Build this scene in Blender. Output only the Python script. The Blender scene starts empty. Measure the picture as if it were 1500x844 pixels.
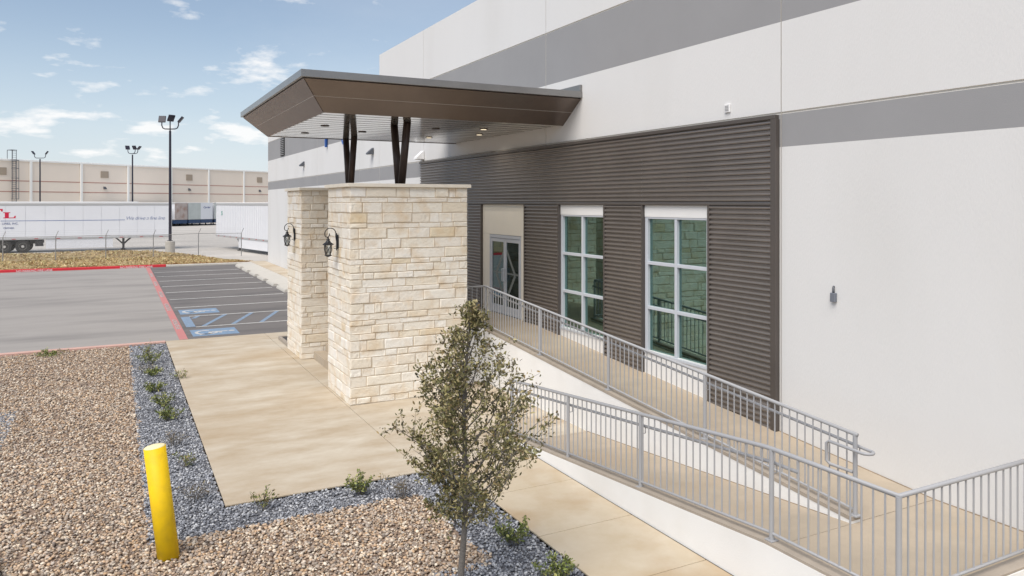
import bpy, math, random
import numpy as np
from mathutils import Vector, Matrix, Euler
R = math.radians
scene = bpy.context.scene
col = scene.collection
rng = random.Random(7)

# ------------------------------------------------------------------ camera
YAW = 27.7
S, C = math.sin(R(YAW)), math.cos(R(YAW))
cam_d = bpy.data.cameras.new('camera')
cam = bpy.data.objects.new('camera', cam_d); col.objects.link(cam)
cam.location = (0, 0, 4.0)
cam.rotation_euler = (R(90), 0, R(-YAW))
cam_d.sensor_width = 36; cam_d.lens = 36 * 1107 / 1500
cam_d.shift_y = -125 / 1500
cam_d.clip_end = 4000
scene.camera = cam

# ------------------------------------------------------------------ world, sun, exposure
CLOUD_OFF = (2.2, 9.1, 4.2)
SUN_AZ_X, SUN_AZ_Y, SUN_EL = -0.80, -0.60, 54     # where the sun stands (horizontal direction, elevation)
w = bpy.data.worlds.new('World'); scene.world = w; w.use_nodes = True
nt = w.node_tree; nt.nodes.clear(); N = nt.nodes.new; L = nt.links.new
out = N('ShaderNodeOutputWorld'); bg = N('ShaderNodeBackground'); bg.inputs[1].default_value = 0.082
sky = N('ShaderNodeTexSky'); sky.sky_type = 'NISHITA'; sky.sun_disc = False
sky.sun_elevation = R(SUN_EL); sky.sun_rotation = math.atan2(SUN_AZ_X, SUN_AZ_Y)
sky.air_density = 1.0; sky.dust_density = 0.8; sky.ozone_density = 0.5; sky.altitude = 150
tc = N('ShaderNodeTexCoord')
# clouds on a flat layer overhead: direction divided by its height, so they shrink towards the horizon
sp_ = N('ShaderNodeSeparateXYZ'); L(tc.outputs['Generated'], sp_.inputs[0])
zz_ = N('ShaderNodeMath'); zz_.operation = 'MAXIMUM'; zz_.inputs[1].default_value = 0.0; L(sp_.outputs['Z'], zz_.inputs[0])
za_ = N('ShaderNodeMath'); za_.operation = 'ADD'; za_.inputs[1].default_value = 0.30; L(zz_.outputs[0], za_.inputs[0])
dv_ = N('ShaderNodeVectorMath'); dv_.operation = 'DIVIDE'; L(tc.outputs['Generated'], dv_.inputs[0])
cz_ = N('ShaderNodeCombineXYZ'); [L(za_.outputs[0], cz_.inputs[k]) for k in range(3)]; L(cz_.outputs[0], dv_.inputs[1])
mp = N('ShaderNodeMapping'); mp.inputs['Scale'].default_value = (1, 1, 2.3); mp.inputs['Location'].default_value = CLOUD_OFF
L(dv_.outputs[0], mp.inputs[0])
n1 = N('ShaderNodeTexNoise'); n1.inputs['Scale'].default_value = 4.6; n1.inputs['Detail'].default_value = 9; n1.inputs['Roughness'].default_value = 0.54; n1.inputs['Distortion'].default_value = 0.1
L(mp.outputs[0], n1.inputs['Vector'])
r1 = N('ShaderNodeValToRGB'); r1.color_ramp.elements[0].position = 0.56; r1.color_ramp.elements[1].position = 0.66
L(n1.outputs[0], r1.inputs[0])
n2 = N('ShaderNodeTexNoise'); n2.inputs['Scale'].default_value = 1.1; n2.inputs['Detail'].default_value = 8; n2.inputs['Roughness'].default_value = 0.6
L(mp.outputs[0], n2.inputs['Vector'])
r2 = N('ShaderNodeValToRGB'); r2.color_ramp.elements[0].position = 0.46; r2.color_ramp.elements[1].position = 0.8
r2.color_ramp.elements[1].color = (0.16, 0.16, 0.16, 1)
L(n2.outputs[0], r2.inputs[0])
mx = N('ShaderNodeMath'); mx.operation = 'MAXIMUM'; L(r1.outputs[0], mx.inputs[0]); L(r2.outputs[0], mx.inputs[1])
ml = N('ShaderNodeMath'); ml.operation = 'MULTIPLY'; ml.inputs[1].default_value = 0.8; L(mx.outputs[0], ml.inputs[0])
mixc = N('ShaderNodeMixRGB'); L(ml.outputs[0], mixc.inputs[0])
# pale haze low over the horizon, all the way round
hz_ = N('ShaderNodeMapRange'); hz_.interpolation_type = 'SMOOTHSTEP'; hz_.inputs[1].default_value = -0.02; hz_.inputs[2].default_value = 0.24; hz_.inputs[3].default_value = 0.78; hz_.inputs[4].default_value = 0.18
L(sp_.outputs['Z'], hz_.inputs[0])
hm = N('ShaderNodeMixRGB'); L(hz_.outputs[0], hm.inputs[0]); L(sky.outputs[0], hm.inputs[1]); hm.inputs[2].default_value = (6.0, 6.7, 7.5, 1)
L(hm.outputs[0], mixc.inputs[1]); mixc.inputs[2].default_value = (8.6, 8.5, 8.4, 1)
L(mixc.outputs[0], bg.inputs[0]); L(bg.outputs[0], out.inputs[0])

sd = bpy.data.lights.new('sun', 'SUN'); sd.energy = 2.6; sd.angle = R(46); sd.color = (1, 0.935, 0.85)
so = bpy.data.objects.new('sun', sd); col.objects.link(so)
hv = Vector((SUN_AZ_X, SUN_AZ_Y, 0)).normalized() * math.cos(R(SUN_EL)); hv.z = math.sin(R(SUN_EL))
so.rotation_euler = (-hv).to_track_quat('-Z', 'Y').to_euler()
so.location = hv * 60
vs = scene.view_settings
vs.view_transform = 'Standard'; vs.look = 'None'; vs.gamma = 1; vs.exposure = 0.57; vs.use_curve_mapping = False

# ------------------------------------------------------------------ materials
MATS = {}
def srgb(r, g, b):
    f = lambda v: (v / 255 / 12.92) if v <= 10 else ((v / 255 + 0.055) / 1.055) ** 2.4
    return (f(r), f(g), f(b), 1)
def mat(name, colr, rough=0.7, metal=0.0, var=0.0, vscale=3.0, col2=None, bump=0.0, bscale=40.0, spec=0.5, stain=None, sscale=0.6, samt=0.5, stretch=None, objrand=None, attr=None):
    """principled with optional noise colour variation, large stains, bump, per-object random tint or colour attribute"""
    m = bpy.data.materials.new(name); m.use_nodes = True; MATS[name] = m
    t = m.node_tree; b = t.nodes['Principled BSDF']; n = t.nodes.new; l = t.links.new
    b.inputs['Roughness'].default_value = rough; b.inputs['Metallic'].default_value = metal
    b.inputs['Specular IOR Level'].default_value = spec
    c4 = tuple(colr) if len(colr) == 4 else tuple(colr) + (1,)
    b.inputs['Base Color'].default_value = c4
    vec = None
    if var or stain or bump:
        g = n('ShaderNodeNewGeometry'); mpn = n('ShaderNodeMapping'); l(g.outputs['Position'], mpn.inputs[0])
        if stretch: mpn.inputs['Scale'].default_value = stretch
        vec = mpn.outputs[0]
    cur = None
    if attr:
        a = n('ShaderNodeAttribute'); a.attribute_name = attr; cur = a.outputs['Color']
    if objrand:
        oi = n('ShaderNodeObjectInfo'); rp = n('ShaderNodeValToRGB'); el = rp.color_ramp.elements
        while len(el) < len(objrand): el.new(0.5)
        for e, (p, cc) in zip(el, objrand): e.position = p; e.color = cc
        l(oi.outputs['Random'], rp.inputs[0]); cur = rp.outputs[0]
    if var:
        nz = n('ShaderNodeTexNoise'); nz.inputs['Scale'].default_value = vscale; nz.inputs['Detail'].default_value = 7; nz.inputs['Roughness'].default_value = 0.65
        l(vec, nz.inputs['Vector'])
        if cur is None and col2:
            mxn = n('ShaderNodeMixRGB'); rp = n('ShaderNodeValToRGB'); rp.color_ramp.elements[0].position = 0.35; rp.color_ramp.elements[1].position = 0.68
            l(nz.outputs[0], rp.inputs[0]); l(rp.outputs[0], mxn.inputs[0]); mxn.inputs[1].default_value = c4; mxn.inputs[2].default_value = tuple(col2)
            cur = mxn.outputs[0]
        else:
            hs = n('ShaderNodeHueSaturation'); mr = n('ShaderNodeMapRange')
            mr.inputs[1].default_value = 0.25; mr.inputs[2].default_value = 0.75; mr.inputs[3].default_value = 1 - var; mr.inputs[4].default_value = 1 + var
            l(nz.outputs[0], mr.inputs[0]); l(mr.outputs[0], hs.inputs['Value'])
            if cur is not None: l(cur, hs.inputs['Color'])
            else: hs.inputs['Color'].default_value = c4
            cur = hs.outputs[0]
    if stain:
        ns = n('ShaderNodeTexNoise'); ns.inputs['Scale'].default_value = sscale; ns.inputs['Detail'].default_value = 5; l(vec, ns.inputs['Vector'])
        rp = n('ShaderNodeValToRGB'); rp.color_ramp.elements[0].position = 0.48; rp.color_ramp.elements[1].position = 0.75
        rp.color_ramp.elements[1].color = (samt, samt, samt, 1)
        l(ns.outputs[0], rp.inputs[0])
        mxn = n('ShaderNodeMixRGB'); l(rp.outputs[0], mxn.inputs[0])
        if cur is not None: l(cur, mxn.inputs[1])
        else: mxn.inputs[1].default_value = c4
        mxn.inputs[2].default_value = tuple(stain); cur = mxn.outputs[0]
    if cur is not None: l(cur, b.inputs['Base Color'])
    if bump:
        nb = n('ShaderNodeTexNoise'); nb.inputs['Scale'].default_value = bscale; nb.inputs['Detail'].default_value = 6; l(vec, nb.inputs['Vector'])
        bp = n('ShaderNodeBump'); bp.inputs['Strength'].default_value = bump; bp.inputs['Distance'].default_value = 0.02
        l(nb.outputs[0], bp.inputs['Height']); l(bp.outputs[0], b.inputs['Normal'])
    return m
g4 = lambda v: (v, v, v, 1)
mat('white_wall', (0.68, 0.678, 0.674), 0.85, var=0.025, vscale=0.35, bump=0.16, bscale=55, stretch=(1, 1, 0.3), stain=(0.585, 0.58, 0.565, 1), sscale=0.7, samt=0.45)
mat('grey_band', (0.292, 0.292, 0.300), 0.85, var=0.05, vscale=0.5, bump=0.10, bscale=60)
mat('reveal', (0.60, 0.58, 0.54), 0.9)
mat('white_panel', (0.76, 0.76, 0.755), 0.6, var=0.02, vscale=2)
mat('ramp_white', (0.77, 0.77, 0.765), 0.85, var=0.03, vscale=1.2, bump=0.1, bscale=50, stain=(0.64, 0.62, 0.58, 1), sscale=1.1, samt=0.4)
mat('bronze_clad', (0.230, 0.206, 0.190), 0.33, metal=0.55, var=0.12, vscale=1.1, spec=0.5)
mat('bronze_trim', (0.095, 0.082, 0.074), 0.4, metal=0.2, var=0.06, vscale=2)
mat('canopy_bronze', (0.170, 0.135, 0.115), 0.28, metal=0.55, var=0.12, vscale=1.5, bump=0.05, bscale=4)
mat('canopy_lip', (0.26, 0.255, 0.25), 0.30, metal=0.6, var=0.08, vscale=2)
mat('canopy_seam', (0.50, 0.47, 0.44), 0.4, metal=0.3)
mat('pole_bronze', (0.055, 0.036, 0.030), 0.42, metal=0.2)
mat('soffit', (0.56, 0.545, 0.51), 0.10, metal=0.8, var=0.06, vscale=1.5)
mat('soffit_groove', (0.085, 0.075, 0.065), 0.6)
mat('dark_recess', (0.02, 0.02, 0.02), 0.7)
mat('concrete_plaza', srgb(174, 158, 135), 0.85, var=0.10, vscale=1.3, col2=srgb(198, 189, 173), bump=0.08, bscale=30, stain=srgb(163, 140, 108), sscale=0.45, samt=0.65, stretch=(0.62, 1.25, 1))
mat('concrete_walk', srgb(186, 171, 146), 0.85, var=0.10, vscale=1.7, col2=srgb(196, 184, 164), bump=0.08, bscale=30, stain=srgb(164, 134, 94), sscale=0.9, samt=0.8)
mat('concrete_ramp', srgb(166, 154, 137), 0.85, var=0.10, vscale=1.6, col2=srgb(180, 166, 147), bump=0.08, bscale=30, stain=srgb(166, 142, 110), sscale=1.0, samt=0.4)
mat('concrete_curbtop', srgb(160, 150, 138), 0.9, var=0.15, vscale=4, bump=0.1)
mat('joint_dark', (0.09, 0.075, 0.06), 0.95, var=0.3, vscale=6)
mat('joint_tan', (0.26, 0.20, 0.14), 0.95, var=0.3, vscale=6)
mat('concrete_pale', srgb(186, 182, 174), 0.9, var=0.06, vscale=1.5, bump=0.08)
mat('concrete_yard', srgb(186, 181, 174), 0.9, var=0.10, vscale=0.35, stain=srgb(160, 154, 147), sscale=0.12, samt=0.6, stretch=(0.5, 1.5, 1))
mat('asphalt_lane', srgb(152, 147, 142), 0.9, var=0.07, vscale=1.6, stain=srgb(120, 116, 113), sscale=0.5, samt=0.75, bump=0.15, bscale=50, stretch=(0.35, 1.2, 1))
mat('asphalt_stall', srgb(108, 104, 102), 0.92, var=0.08, vscale=2.2, stain=srgb(82, 80, 80), sscale=0.8, samt=0.9, bump=0.15, bscale=50, stretch=(0.4, 1.2, 1))
mat('dirt', srgb(150, 134, 112), 0.95, var=0.15, vscale=2)
mat('gravel_under_tan', srgb(140, 121, 106), 0.95, var=0.25, vscale=14)
mat('gravel_under_grey', srgb(104, 105, 110), 0.95, var=0.25, vscale=18)
mat('stone_pieces', (0.5, 0.4, 0.3), 0.85, attr='tint')
mat('grass_soil', srgb(176, 156, 118), 0.95, var=0.2, vscale=1.1, col2=srgb(150, 122, 88))
mat('grass_blades', (0.4, 0.32, 0.15), 0.9, attr='tint')
mat('paint_white', (0.60, 0.60, 0.58), 0.8, var=0.12, vscale=9, col2=srgb(166, 164, 161))
mat('paint_red_line', srgb(192, 118, 116), 0.85, var=0.10, vscale=6, col2=srgb(176, 126, 122))
mat('paint_blue', srgb(128, 152, 178), 0.85, var=0.10, vscale=9, col2=srgb(116, 128, 142))
mat('paint_blue_pad', srgb(120, 146, 174), 0.85, var=0.08, vscale=7, col2=srgb(116, 134, 154))
mat('curb_red', srgb(202, 44, 56), 0.7, var=0.10, vscale=3)
mat('curb_pink', srgb(196, 160, 148), 0.85, var=0.1, vscale=3)
mat('rail_grey', (0.35, 0.355, 0.37), 0.45, spec=0.4, var=0.03, vscale=5)
mat('black_iron', (0.012, 0.013, 0.016), 0.45, spec=0.5)
mat('bollard_yellow', (0.82, 0.54, 0.008), 0.55, spec=0.3, var=0.06, vscale=4, bump=0.05, bscale=14, stain=(0.52, 0.33, 0.03, 1), sscale=9, samt=0.35)
mat('bollard_cap', srgb(236, 222, 176), 0.7, var=0.08, vscale=14)
mat('bark', (0.15, 0.135, 0.12), 0.9, var=0.3, vscale=30, bump=0.4, bscale=70)
mat('leaf', (0.1, 0.1, 0.04), 0.5, attr='tint', spec=0.4)
mat('plinth_mortar', srgb(204, 184, 156), 0.95, var=0.10, vscale=12, bump=0.2)
cream = [(0.0, srgb(227, 219, 206)), (0.18, srgb(231, 225, 214)), (0.36, srgb(225, 217, 203)), (0.52, srgb(230, 223, 209)), (0.68, srgb(233, 229, 221)), (0.84, srgb(228, 219, 202)), (0.95, srgb(224, 215, 200)), (0.995, srgb(220, 206, 180))]
mat('limestone', (0.6, 0.55, 0.45), 0.88, objrand=cream, var=0.05, vscale=9, bump=0.7, bscale=18, stain=srgb(206, 176, 132), sscale=3.4, samt=0.55)
mat('limestone_cap', srgb(228, 220, 205), 0.85, var=0.06, vscale=5, bump=0.15)
mat('alu_white', (0.52, 0.55, 0.60), 0.4, spec=0.5)
mat('door_frame', (0.55, 0.56, 0.57), 0.4, metal=0.3)
mat('room', (0.16, 0.22, 0.20), 0.9)
mat('room_floor', (0.12, 0.12, 0.11), 0.8)
mat('bay_panel', srgb(236, 231, 219), 0.75, var=0.03, vscale=1.5)
mat('frost', (0.16, 0.18, 0.175), 0.5)
mat('sign_blue', srgb(30, 92, 176), 0.4)
mat('sign_white', g4(0.8), 0.4)
mat('fixture_grey', (0.10, 0.105, 0.12), 0.5, metal=0.3)
mat('box_grey', (0.19, 0.205, 0.24), 0.45, metal=0.3)
mat('white_plastic', g4(0.75), 0.5)
mat('lens', (0.85, 0.85, 0.8), 0.3)
mat('trailer_white', (0.70, 0.71, 0.74), 0.35, var=0.03, vscale=0.6, spec=0.5)
mat('trailer_rib', (0.60, 0.61, 0.65), 0.4)
mat('trailer_roof', (0.74, 0.74, 0.74), 0.5)
mat('trailer_rail', (0.45, 0.45, 0.45), 0.5, metal=0.3)
mat('tyre', (0.02, 0.02, 0.02), 0.8)
mat('rim', (0.55, 0.53, 0.5), 0.4, metal=0.4)
mat('gear_black', (0.025, 0.025, 0.028), 0.6)
mat('navy', (0.02, 0.05, 0.12), 0.5)
mat('steel_nose', (0.5, 0.53, 0.52), 0.3, metal=0.6, var=0.1, vscale=1)
mat('scuffed_nose', srgb(178, 166, 160), 0.5, metal=0.2, var=0.2, vscale=2, stain=srgb(150, 116, 100), sscale=1.2, samt=0.8)
mat('pink_front', srgb(214, 160, 165), 0.5)
mat('letter_red', srgb(196, 24, 62), 0.5)
mat('letter_blue', srgb(70, 96, 150), 0.6)
mat('letter_dark', srgb(60, 76, 130), 0.6)
mat('letter_green', srgb(50, 150, 130), 0.6)
mat('marker_red', srgb(170, 40, 50), 0.5)
mat('far_wall', srgb(236, 222, 206), 0.85, var=0.03, vscale=0.15, stretch=(1, 1, 0.3))
mat('far_trim', srgb(240, 238, 233), 0.7)
mat('far_stripe', srgb(184, 136, 122), 0.8)
mat('far_louvre', srgb(168, 152, 134), 0.8)
mat('galv', (0.33, 0.33, 0.33), 0.5, metal=0.5)
mat('lamp_pole', (0.022, 0.02, 0.035), 0.5)
mat('mulch', (0.06, 0.055, 0.055), 0.95, var=0.3, vscale=20)
mat('roof_grey', g4(0.45), 0.9)
m = mat('lamp_glow', (1, .9, .7), 0.5); m.node_tree.nodes['Principled BSDF'].inputs['Emission Color'].default_value = (1, .85, .6, 1); m.node_tree.nodes['Principled BSDF'].inputs['Emission Strength'].default_value = 0.8
# glass: tinted, partly mirror-like pane
def glass(name, tint, refl, rcol):
    m = bpy.data.materials.new(name); m.use_nodes = True; MATS[name] = m
    t = m.node_tree; t.nodes.clear(); n = t.nodes.new; l = t.links.new
    o = n('ShaderNodeOutputMaterial'); mxs = n('ShaderNodeMixShader'); tr = n('ShaderNodeBsdfTransparent'); gl = n('ShaderNodeBsdfGlossy')
    tr.inputs[0].default_value = tint; gl.inputs[0].default_value = rcol; gl.inputs['Roughness'].default_value = 0.015
    lw = n('ShaderNodeLayerWeight'); lw.inputs[0].default_value = 0.35
    mr = n('ShaderNodeMapRange'); mr.inputs[3].default_value = refl; mr.inputs[4].default_value = 0.95
    l(lw.outputs['Facing'], mr.inputs[0])
    pw = n('ShaderNodeMath'); pw.operation = 'POWER'; pw.inputs[1].default_value = 1.4; l(mr.outputs[0], pw.inputs[0])
    l(pw.outputs[0], mxs.inputs[0]); l(tr.outputs[0], mxs.inputs[1]); l(gl.outputs[0], mxs.inputs[2]); l(mxs.outputs[0], o.inputs[0])
glass('green_glass', (0.30, 0.52, 0.47, 1), 0.38, (0.41, 0.60, 0.555, 1))
glass('door_glass', (0.20, 0.28, 0.28, 1), 0.26, (0.30, 0.40, 0.42, 1))
glass('lantern_glass', (0.80, 0.82, 0.82, 1), 0.12, (0.9, 0.9, 0.9, 1))
# chain-link: real wire pattern as procedural coverage on a thin sheet
m = bpy.data.materials.new('chainlink'); m.use_nodes = True; MATS['chainlink'] = m
t = m.node_tree; t.nodes.clear(); n = t.nodes.new; l = t.links.new
o_ = n('ShaderNodeOutputMaterial'); ms = n('ShaderNodeMixShader'); tr = n('ShaderNodeBsdfTransparent'); df = n('ShaderNodeBsdfDiffuse'); df.inputs[0].default_value = g4(0.3)
gg = n('ShaderNodeNewGeometry'); w1 = n('ShaderNodeTexWave'); w2 = n('ShaderNodeTexWave')
for wv, rt in ((w1, 45), (w2, -45)):
    mm = n('ShaderNodeMapping'); mm.inputs['Rotation'].default_value = (0, R(rt), 0); l(gg.outputs['Position'], mm.inputs[0]); l(mm.outputs[0], wv.inputs[0])
    wv.inputs['Scale'].default_value = 5.5
mxx = n('ShaderNodeMath'); mxx.operation = 'MAXIMUM'; l(w1.outputs['Fac'], mxx.inputs[0]); l(w2.outputs['Fac'], mxx.inputs[1])
gt = n('ShaderNodeMath'); gt.operation = 'GREATER_THAN'; gt.inputs[1].default_value = 0.985; l(mxx.outputs[0], gt.inputs[0])
l(gt.outputs[0], ms.inputs[0]); l(tr.outputs[0], ms.inputs[1]); l(df.outputs[0], ms.inputs[2]); l(ms.outputs[0], o_.inputs[0])

# ------------------------------------------------------------------ mesh helpers
def off_of(p):
    v = Vector((0, 0, 0))
    while p is not None:
        v += p.location; p = p.parent
    return v
class MB:
    def __init__(s): s.v = []; s.f = []; s.m = []; s.ms = []; s.sm = False
    def mi(s, name):
        if name not in s.ms: s.ms.append(name)
        return s.ms.index(name)
    def add(s, vs_, fs, m=None):
        b = len(s.v); s.v += [tuple(p) for p in vs_]; k = s.mi(m) if m else 0
        for f in fs: s.f.append(tuple(b + i for i in f)); s.m.append(k)
        return s
    def box(s, x0, x1, y0, y1, z0, z1, m=None):
        return s.add([(x0, y0, z0), (x1, y0, z0), (x1, y1, z0), (x0, y1, z0), (x0, y0, z1), (x1, y0, z1), (x1, y1, z1), (x0, y1, z1)],
                     [(0, 3, 2, 1), (4, 5, 6, 7), (0, 1, 5, 4), (1, 2, 6, 5), (2, 3, 7, 6), (3, 0, 4, 7)], m)
    def bbox(s, x0, x1, y0, y1, z0, z1, b=0.01, m=None):     # chamfered box
        vs_ = []
        for (ix, iy, iz) in ((x, y, z) for z in (0, 1) for y in (0, 1) for x in (0, 1)):
            cx, cy, cz = (x0, x1)[ix], (y0, y1)[iy], (z0, z1)[iz]
            sx, sy, sz = (1, -1)[ix] * b, (1, -1)[iy] * b, (1, -1)[iz] * b
            vs_ += [(cx, cy + sy, cz + sz), (cx + sx, cy, cz + sz), (cx + sx, cy + sy, cz)]
        k = lambda x, y, z, a: ((z * 2 + y) * 2 + x) * 3 + a
        F = []
        F += [(k(0,0,0,0), k(0,0,1,0), k(0,1,1,0), k(0,1,0,0)), (k(1,0,0,0), k(1,1,0,0), k(1,1,1,0), k(1,0,1,0))]
        F += [(k(0,0,0,1), k(1,0,0,1), k(1,0,1,1), k(0,0,1,1)), (k(0,1,0,1), k(0,1,1,1), k(1,1,1,1), k(1,1,0,1))]
        F += [(k(0,0,0,2), k(0,1,0,2), k(1,1,0,2), k(1,0,0,2)), (k(0,0,1,2), k(1,0,1,2), k(1,1,1,2), k(0,1,1,2))]
        for y in (0, 1):
            for z in (0, 1): F.append((k(0,y,z,1), k(0,y,z,2), k(1,y,z,2), k(1,y,z,1)))
        for x in (0, 1):
            for z in (0, 1): F.append((k(x,0,z,0), k(x,0,z,2), k(x,1,z,2), k(x,1,z,0)))
        for x in (0, 1):
            for y in (0, 1): F.append((k(x,y,0,0), k(x,y,0,1), k(x,y,1,1), k(x,y,1,0)))
        for x in (0, 1):
            for y in (0, 1):
                for z in (0, 1): F.append((k(x,y,z,0), k(x,y,z,1), k(x,y,z,2)))
        return s.add(vs_, F, m)
    def tube(s, pts, rad, n=8, m=None, cap=True, flat=1.0):
        pts = [Vector(p) for p in pts]; rr = rad if hasattr(rad, '__len__') else [rad] * len(pts)
        vs_ = []; prev = None
        for i, p in enumerate(pts):
            d = (pts[min(i + 1, len(pts) - 1)] - pts[max(i - 1, 0)]).normalized()
            if prev is None:
                a = d.orthogonal().normalized() if abs(d.z) < 0.99 else Vector((1, 0, 0))
                a = (a - d * a.dot(d)).normalized()
            else:
                a = (prev - d * prev.dot(d))
                a = a.normalized() if a.length > 1e-6 else d.orthogonal().normalized()
            prev = a; b = d.cross(a)
            for k in range(n):
                th = 2 * math.pi * k / n; vs_.append(p + (a * math.cos(th) + b * math.sin(th) * flat) * rr[i])
        F = [(i * n + k, i * n + (k + 1) % n, (i + 1) * n + (k + 1) % n, (i + 1) * n + k) for i in range(len(pts) - 1) for k in range(n)]
        if cap: F += [tuple(reversed(range(n))), tuple((len(pts) - 1) * n + k for k in range(n))]
        return s.add(vs_, F, m)
    def lathe(s, prof, c=(0, 0, 0), n=12, m=None):
        vs_ = [(c[0] + r * math.cos(2 * math.pi * k / n), c[1] + r * math.sin(2 * math.pi * k / n), c[2] + z) for r, z in prof for k in range(n)]
        F = [(i * n + k, i * n + (k + 1) % n, (i + 1) * n + (k + 1) % n, (i + 1) * n + k) for i in range(len(prof) - 1) for k in range(n)]
        F += [tuple(reversed(range(n))), tuple((len(prof) - 1) * n + k for k in range(n))]
        return s.add(vs_, F, m)
    def prism(s, poly, axis, a0, a1, m=None):
        """poly: 2-D points; axis 'x' -> (y,z), 'y' -> (x,z), 'z' -> (x,y)"""
        f = {'x': lambda p, a: (a, p[0], p[1]), 'y': lambda p, a: (p[0], a, p[1]), 'z': lambda p, a: (p[0], p[1], a)}[axis]
        n = len(poly)
        return s.add([f(p, a0) for p in poly] + [f(p, a1) for p in poly],
                     [tuple(range(n)), tuple(reversed(range(n, 2 * n)))] + [(i, i + n, (i + 1) % n + n, (i + 1) % n) for i in range(n)], m)
    def mesh(s, name, default=None, off=Vector((0, 0, 0)), fix=True):
        me = bpy.data.meshes.new(name)
        me.from_pydata([(x - off.x, y - off.y, z - off.z) for x, y, z in s.v], [], s.f)
        for nm in (s.ms or [default]): me.materials.append(MATS[nm])
        if len(s.ms) > 1: me.polygons.foreach_set('material_index', s.m)
        if s.sm: me.polygons.foreach_set('use_smooth', [True] * len(me.polygons))
        if fix:
            import bmesh
            bm = bmesh.new(); bm.from_mesh(me); bmesh.ops.recalc_face_normals(bm, faces=bm.faces); bm.to_mesh(me); bm.free()
        me.update()
        return me
    def build(s, name, default=None, parent=None, local=False, smooth=False, fix=True):
        s.sm = smooth
        off = Vector((0, 0, 0)) if local else off_of(parent)
        return link(name, s.mesh(name, default, off, fix), parent)
def link(name, me, parent=None, loc=(0, 0, 0), rot=None, scale=None):
    o = bpy.data.objects.new(name, me); col.objects.link(o)
    o.parent = parent; o.location = loc
    if rot: o.rotation_euler = rot
    if scale: o.scale = scale
    return o
def tag(o, label, cat, group=None):
    o['label'] = label; o['category'] = cat
    if group: o['group'] = group
    return o
def thing(name, label, cat, loc=(0, 0, 0), rz=0, group=None):
    o = link(name, None, None, loc, (0, 0, rz)); o.empty_display_size = 0.2
    return tag(o, label, cat, group)
def struct(o): o['kind'] = 'structure'; return o
def sheet(name, poly, z, m, parent=None, thick=0.0):
    b = MB(); off = 0
    if thick: b.prism(poly, 'z', z - thick, z)
    else: b.add([(x, y, z) for x, y in poly], [tuple(range(len(poly)))])
    return b.build(name, m, parent)
DG = None
def text_mesh(txt, size, m, extr=0.0, shear=0.0, align='LEFT', spacing=1.0, bold=0.0):
    cu = bpy.data.curves.new('writing', 'FONT'); cu.body = txt; cu.size = size; cu.extrude = extr; cu.shear = shear
    cu.align_x = align; cu.space_character = spacing; cu.offset = bold
    ob = bpy.data.objects.new('writing', cu); col.objects.link(ob)
    dg = bpy.context.evaluated_depsgraph_get(); dg.update()
    me = bpy.data.meshes.new_from_object(ob.evaluated_get(dg))
    bpy.data.objects.remove(ob); bpy.data.curves.remove(cu)
    me.materials.clear(); me.materials.append(MATS[m])
    return me

XW = 8.8           # building wall plane
# ================================================================== ground
g = sheet('ground', [(-900, -60), (900, -60), (900, 1500), (-900, 1500)], -0.30, 'dirt'); struct(g)
yard = MB(); yard.prism([(-120, 66), (-30, 67.5), (0, 67.2), (3.4, 66.6), (5.6, 63.5), (7.2, 58.6), (8.2, 55.0), (8.6, 52.2), (60, 52.2), (160, 160), (60, 230), (-120, 160)], 'z', -0.29, -0.10)
struct(yard.build('truck_yard', 'concrete_yard'))
b = MB(); b.prism([(-60, 24.0), (1.75, 24.0), (1.75, 51.7), (-60, 51.7)], 'z', -0.25, 0.0)
lot = struct(b.build('drive_lane', 'asphalt_lane'))
b = MB(); b.prism([(1.75, 24.0), (7.0, 24.0), (7.0, 51.7), (1.75, 51.7)], 'z', -0.25, 0.001)
stalls = struct(b.build('parking_stalls', 'asphalt_stall'))
# red fire-lane line with its writing
b = MB(); b.box(1.66, 1.89, 24.02, 51.6, -0.02, 0.006)
red_line = b.build('fire_lane_line', 'paint_red_line', stalls)
for y0 in (26.4, 31.0, 35.6, 40.5, 45.5):
    me = text_mesh('NO PARKING FIRE LANE', 0.20, 'paint_white', 0.001)
    link('line_writing', me, red_line, (1.705, y0 + 1.8, 0.0095), (0, 0, R(-90)))
line_y = [31.37 + 2.73 * k for k in range(7)]
for yl in line_y:
    b = MB(); b.box(1.98, 6.55, yl - 0.05, yl + 0.05, -0.01, 0.0065); b.build('stall_line', 'paint_white', stalls)
for yl in (26.25, 28.8):
    b = MB(); b.box(2.3, 6.9, yl - 0.045, yl + 0.045, -0.01, 0.0065); b.build('aisle_line', 'paint_white', stalls)
b = MB(); b.box(2.02, 2.30, 26.32, 28.72, -0.01, 0.0068); b.build('aisle_bar', 'paint_blue', stalls)
for x0 in (1.56, 2.46, 3.36, 4.26, 5.16, 6.06):
    xa, ya, xb, yb = x0, 26.32, x0 + 0.96, 28.72; wd_ = .15
    if x0 < 2: xa, ya = 2.305, 28.18
    if xb > 6.9: xb, yb = 6.88, 28.36
    b = MB(); b.add([(xa, ya, .0075), (xa + wd_, ya, .0075), (min(xb + wd_, 6.99), yb, .0075), (xb, yb, .0075)], [(0, 1, 2, 3)]); b.build('hatch_stripe', 'paint_blue', stalls)
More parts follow.
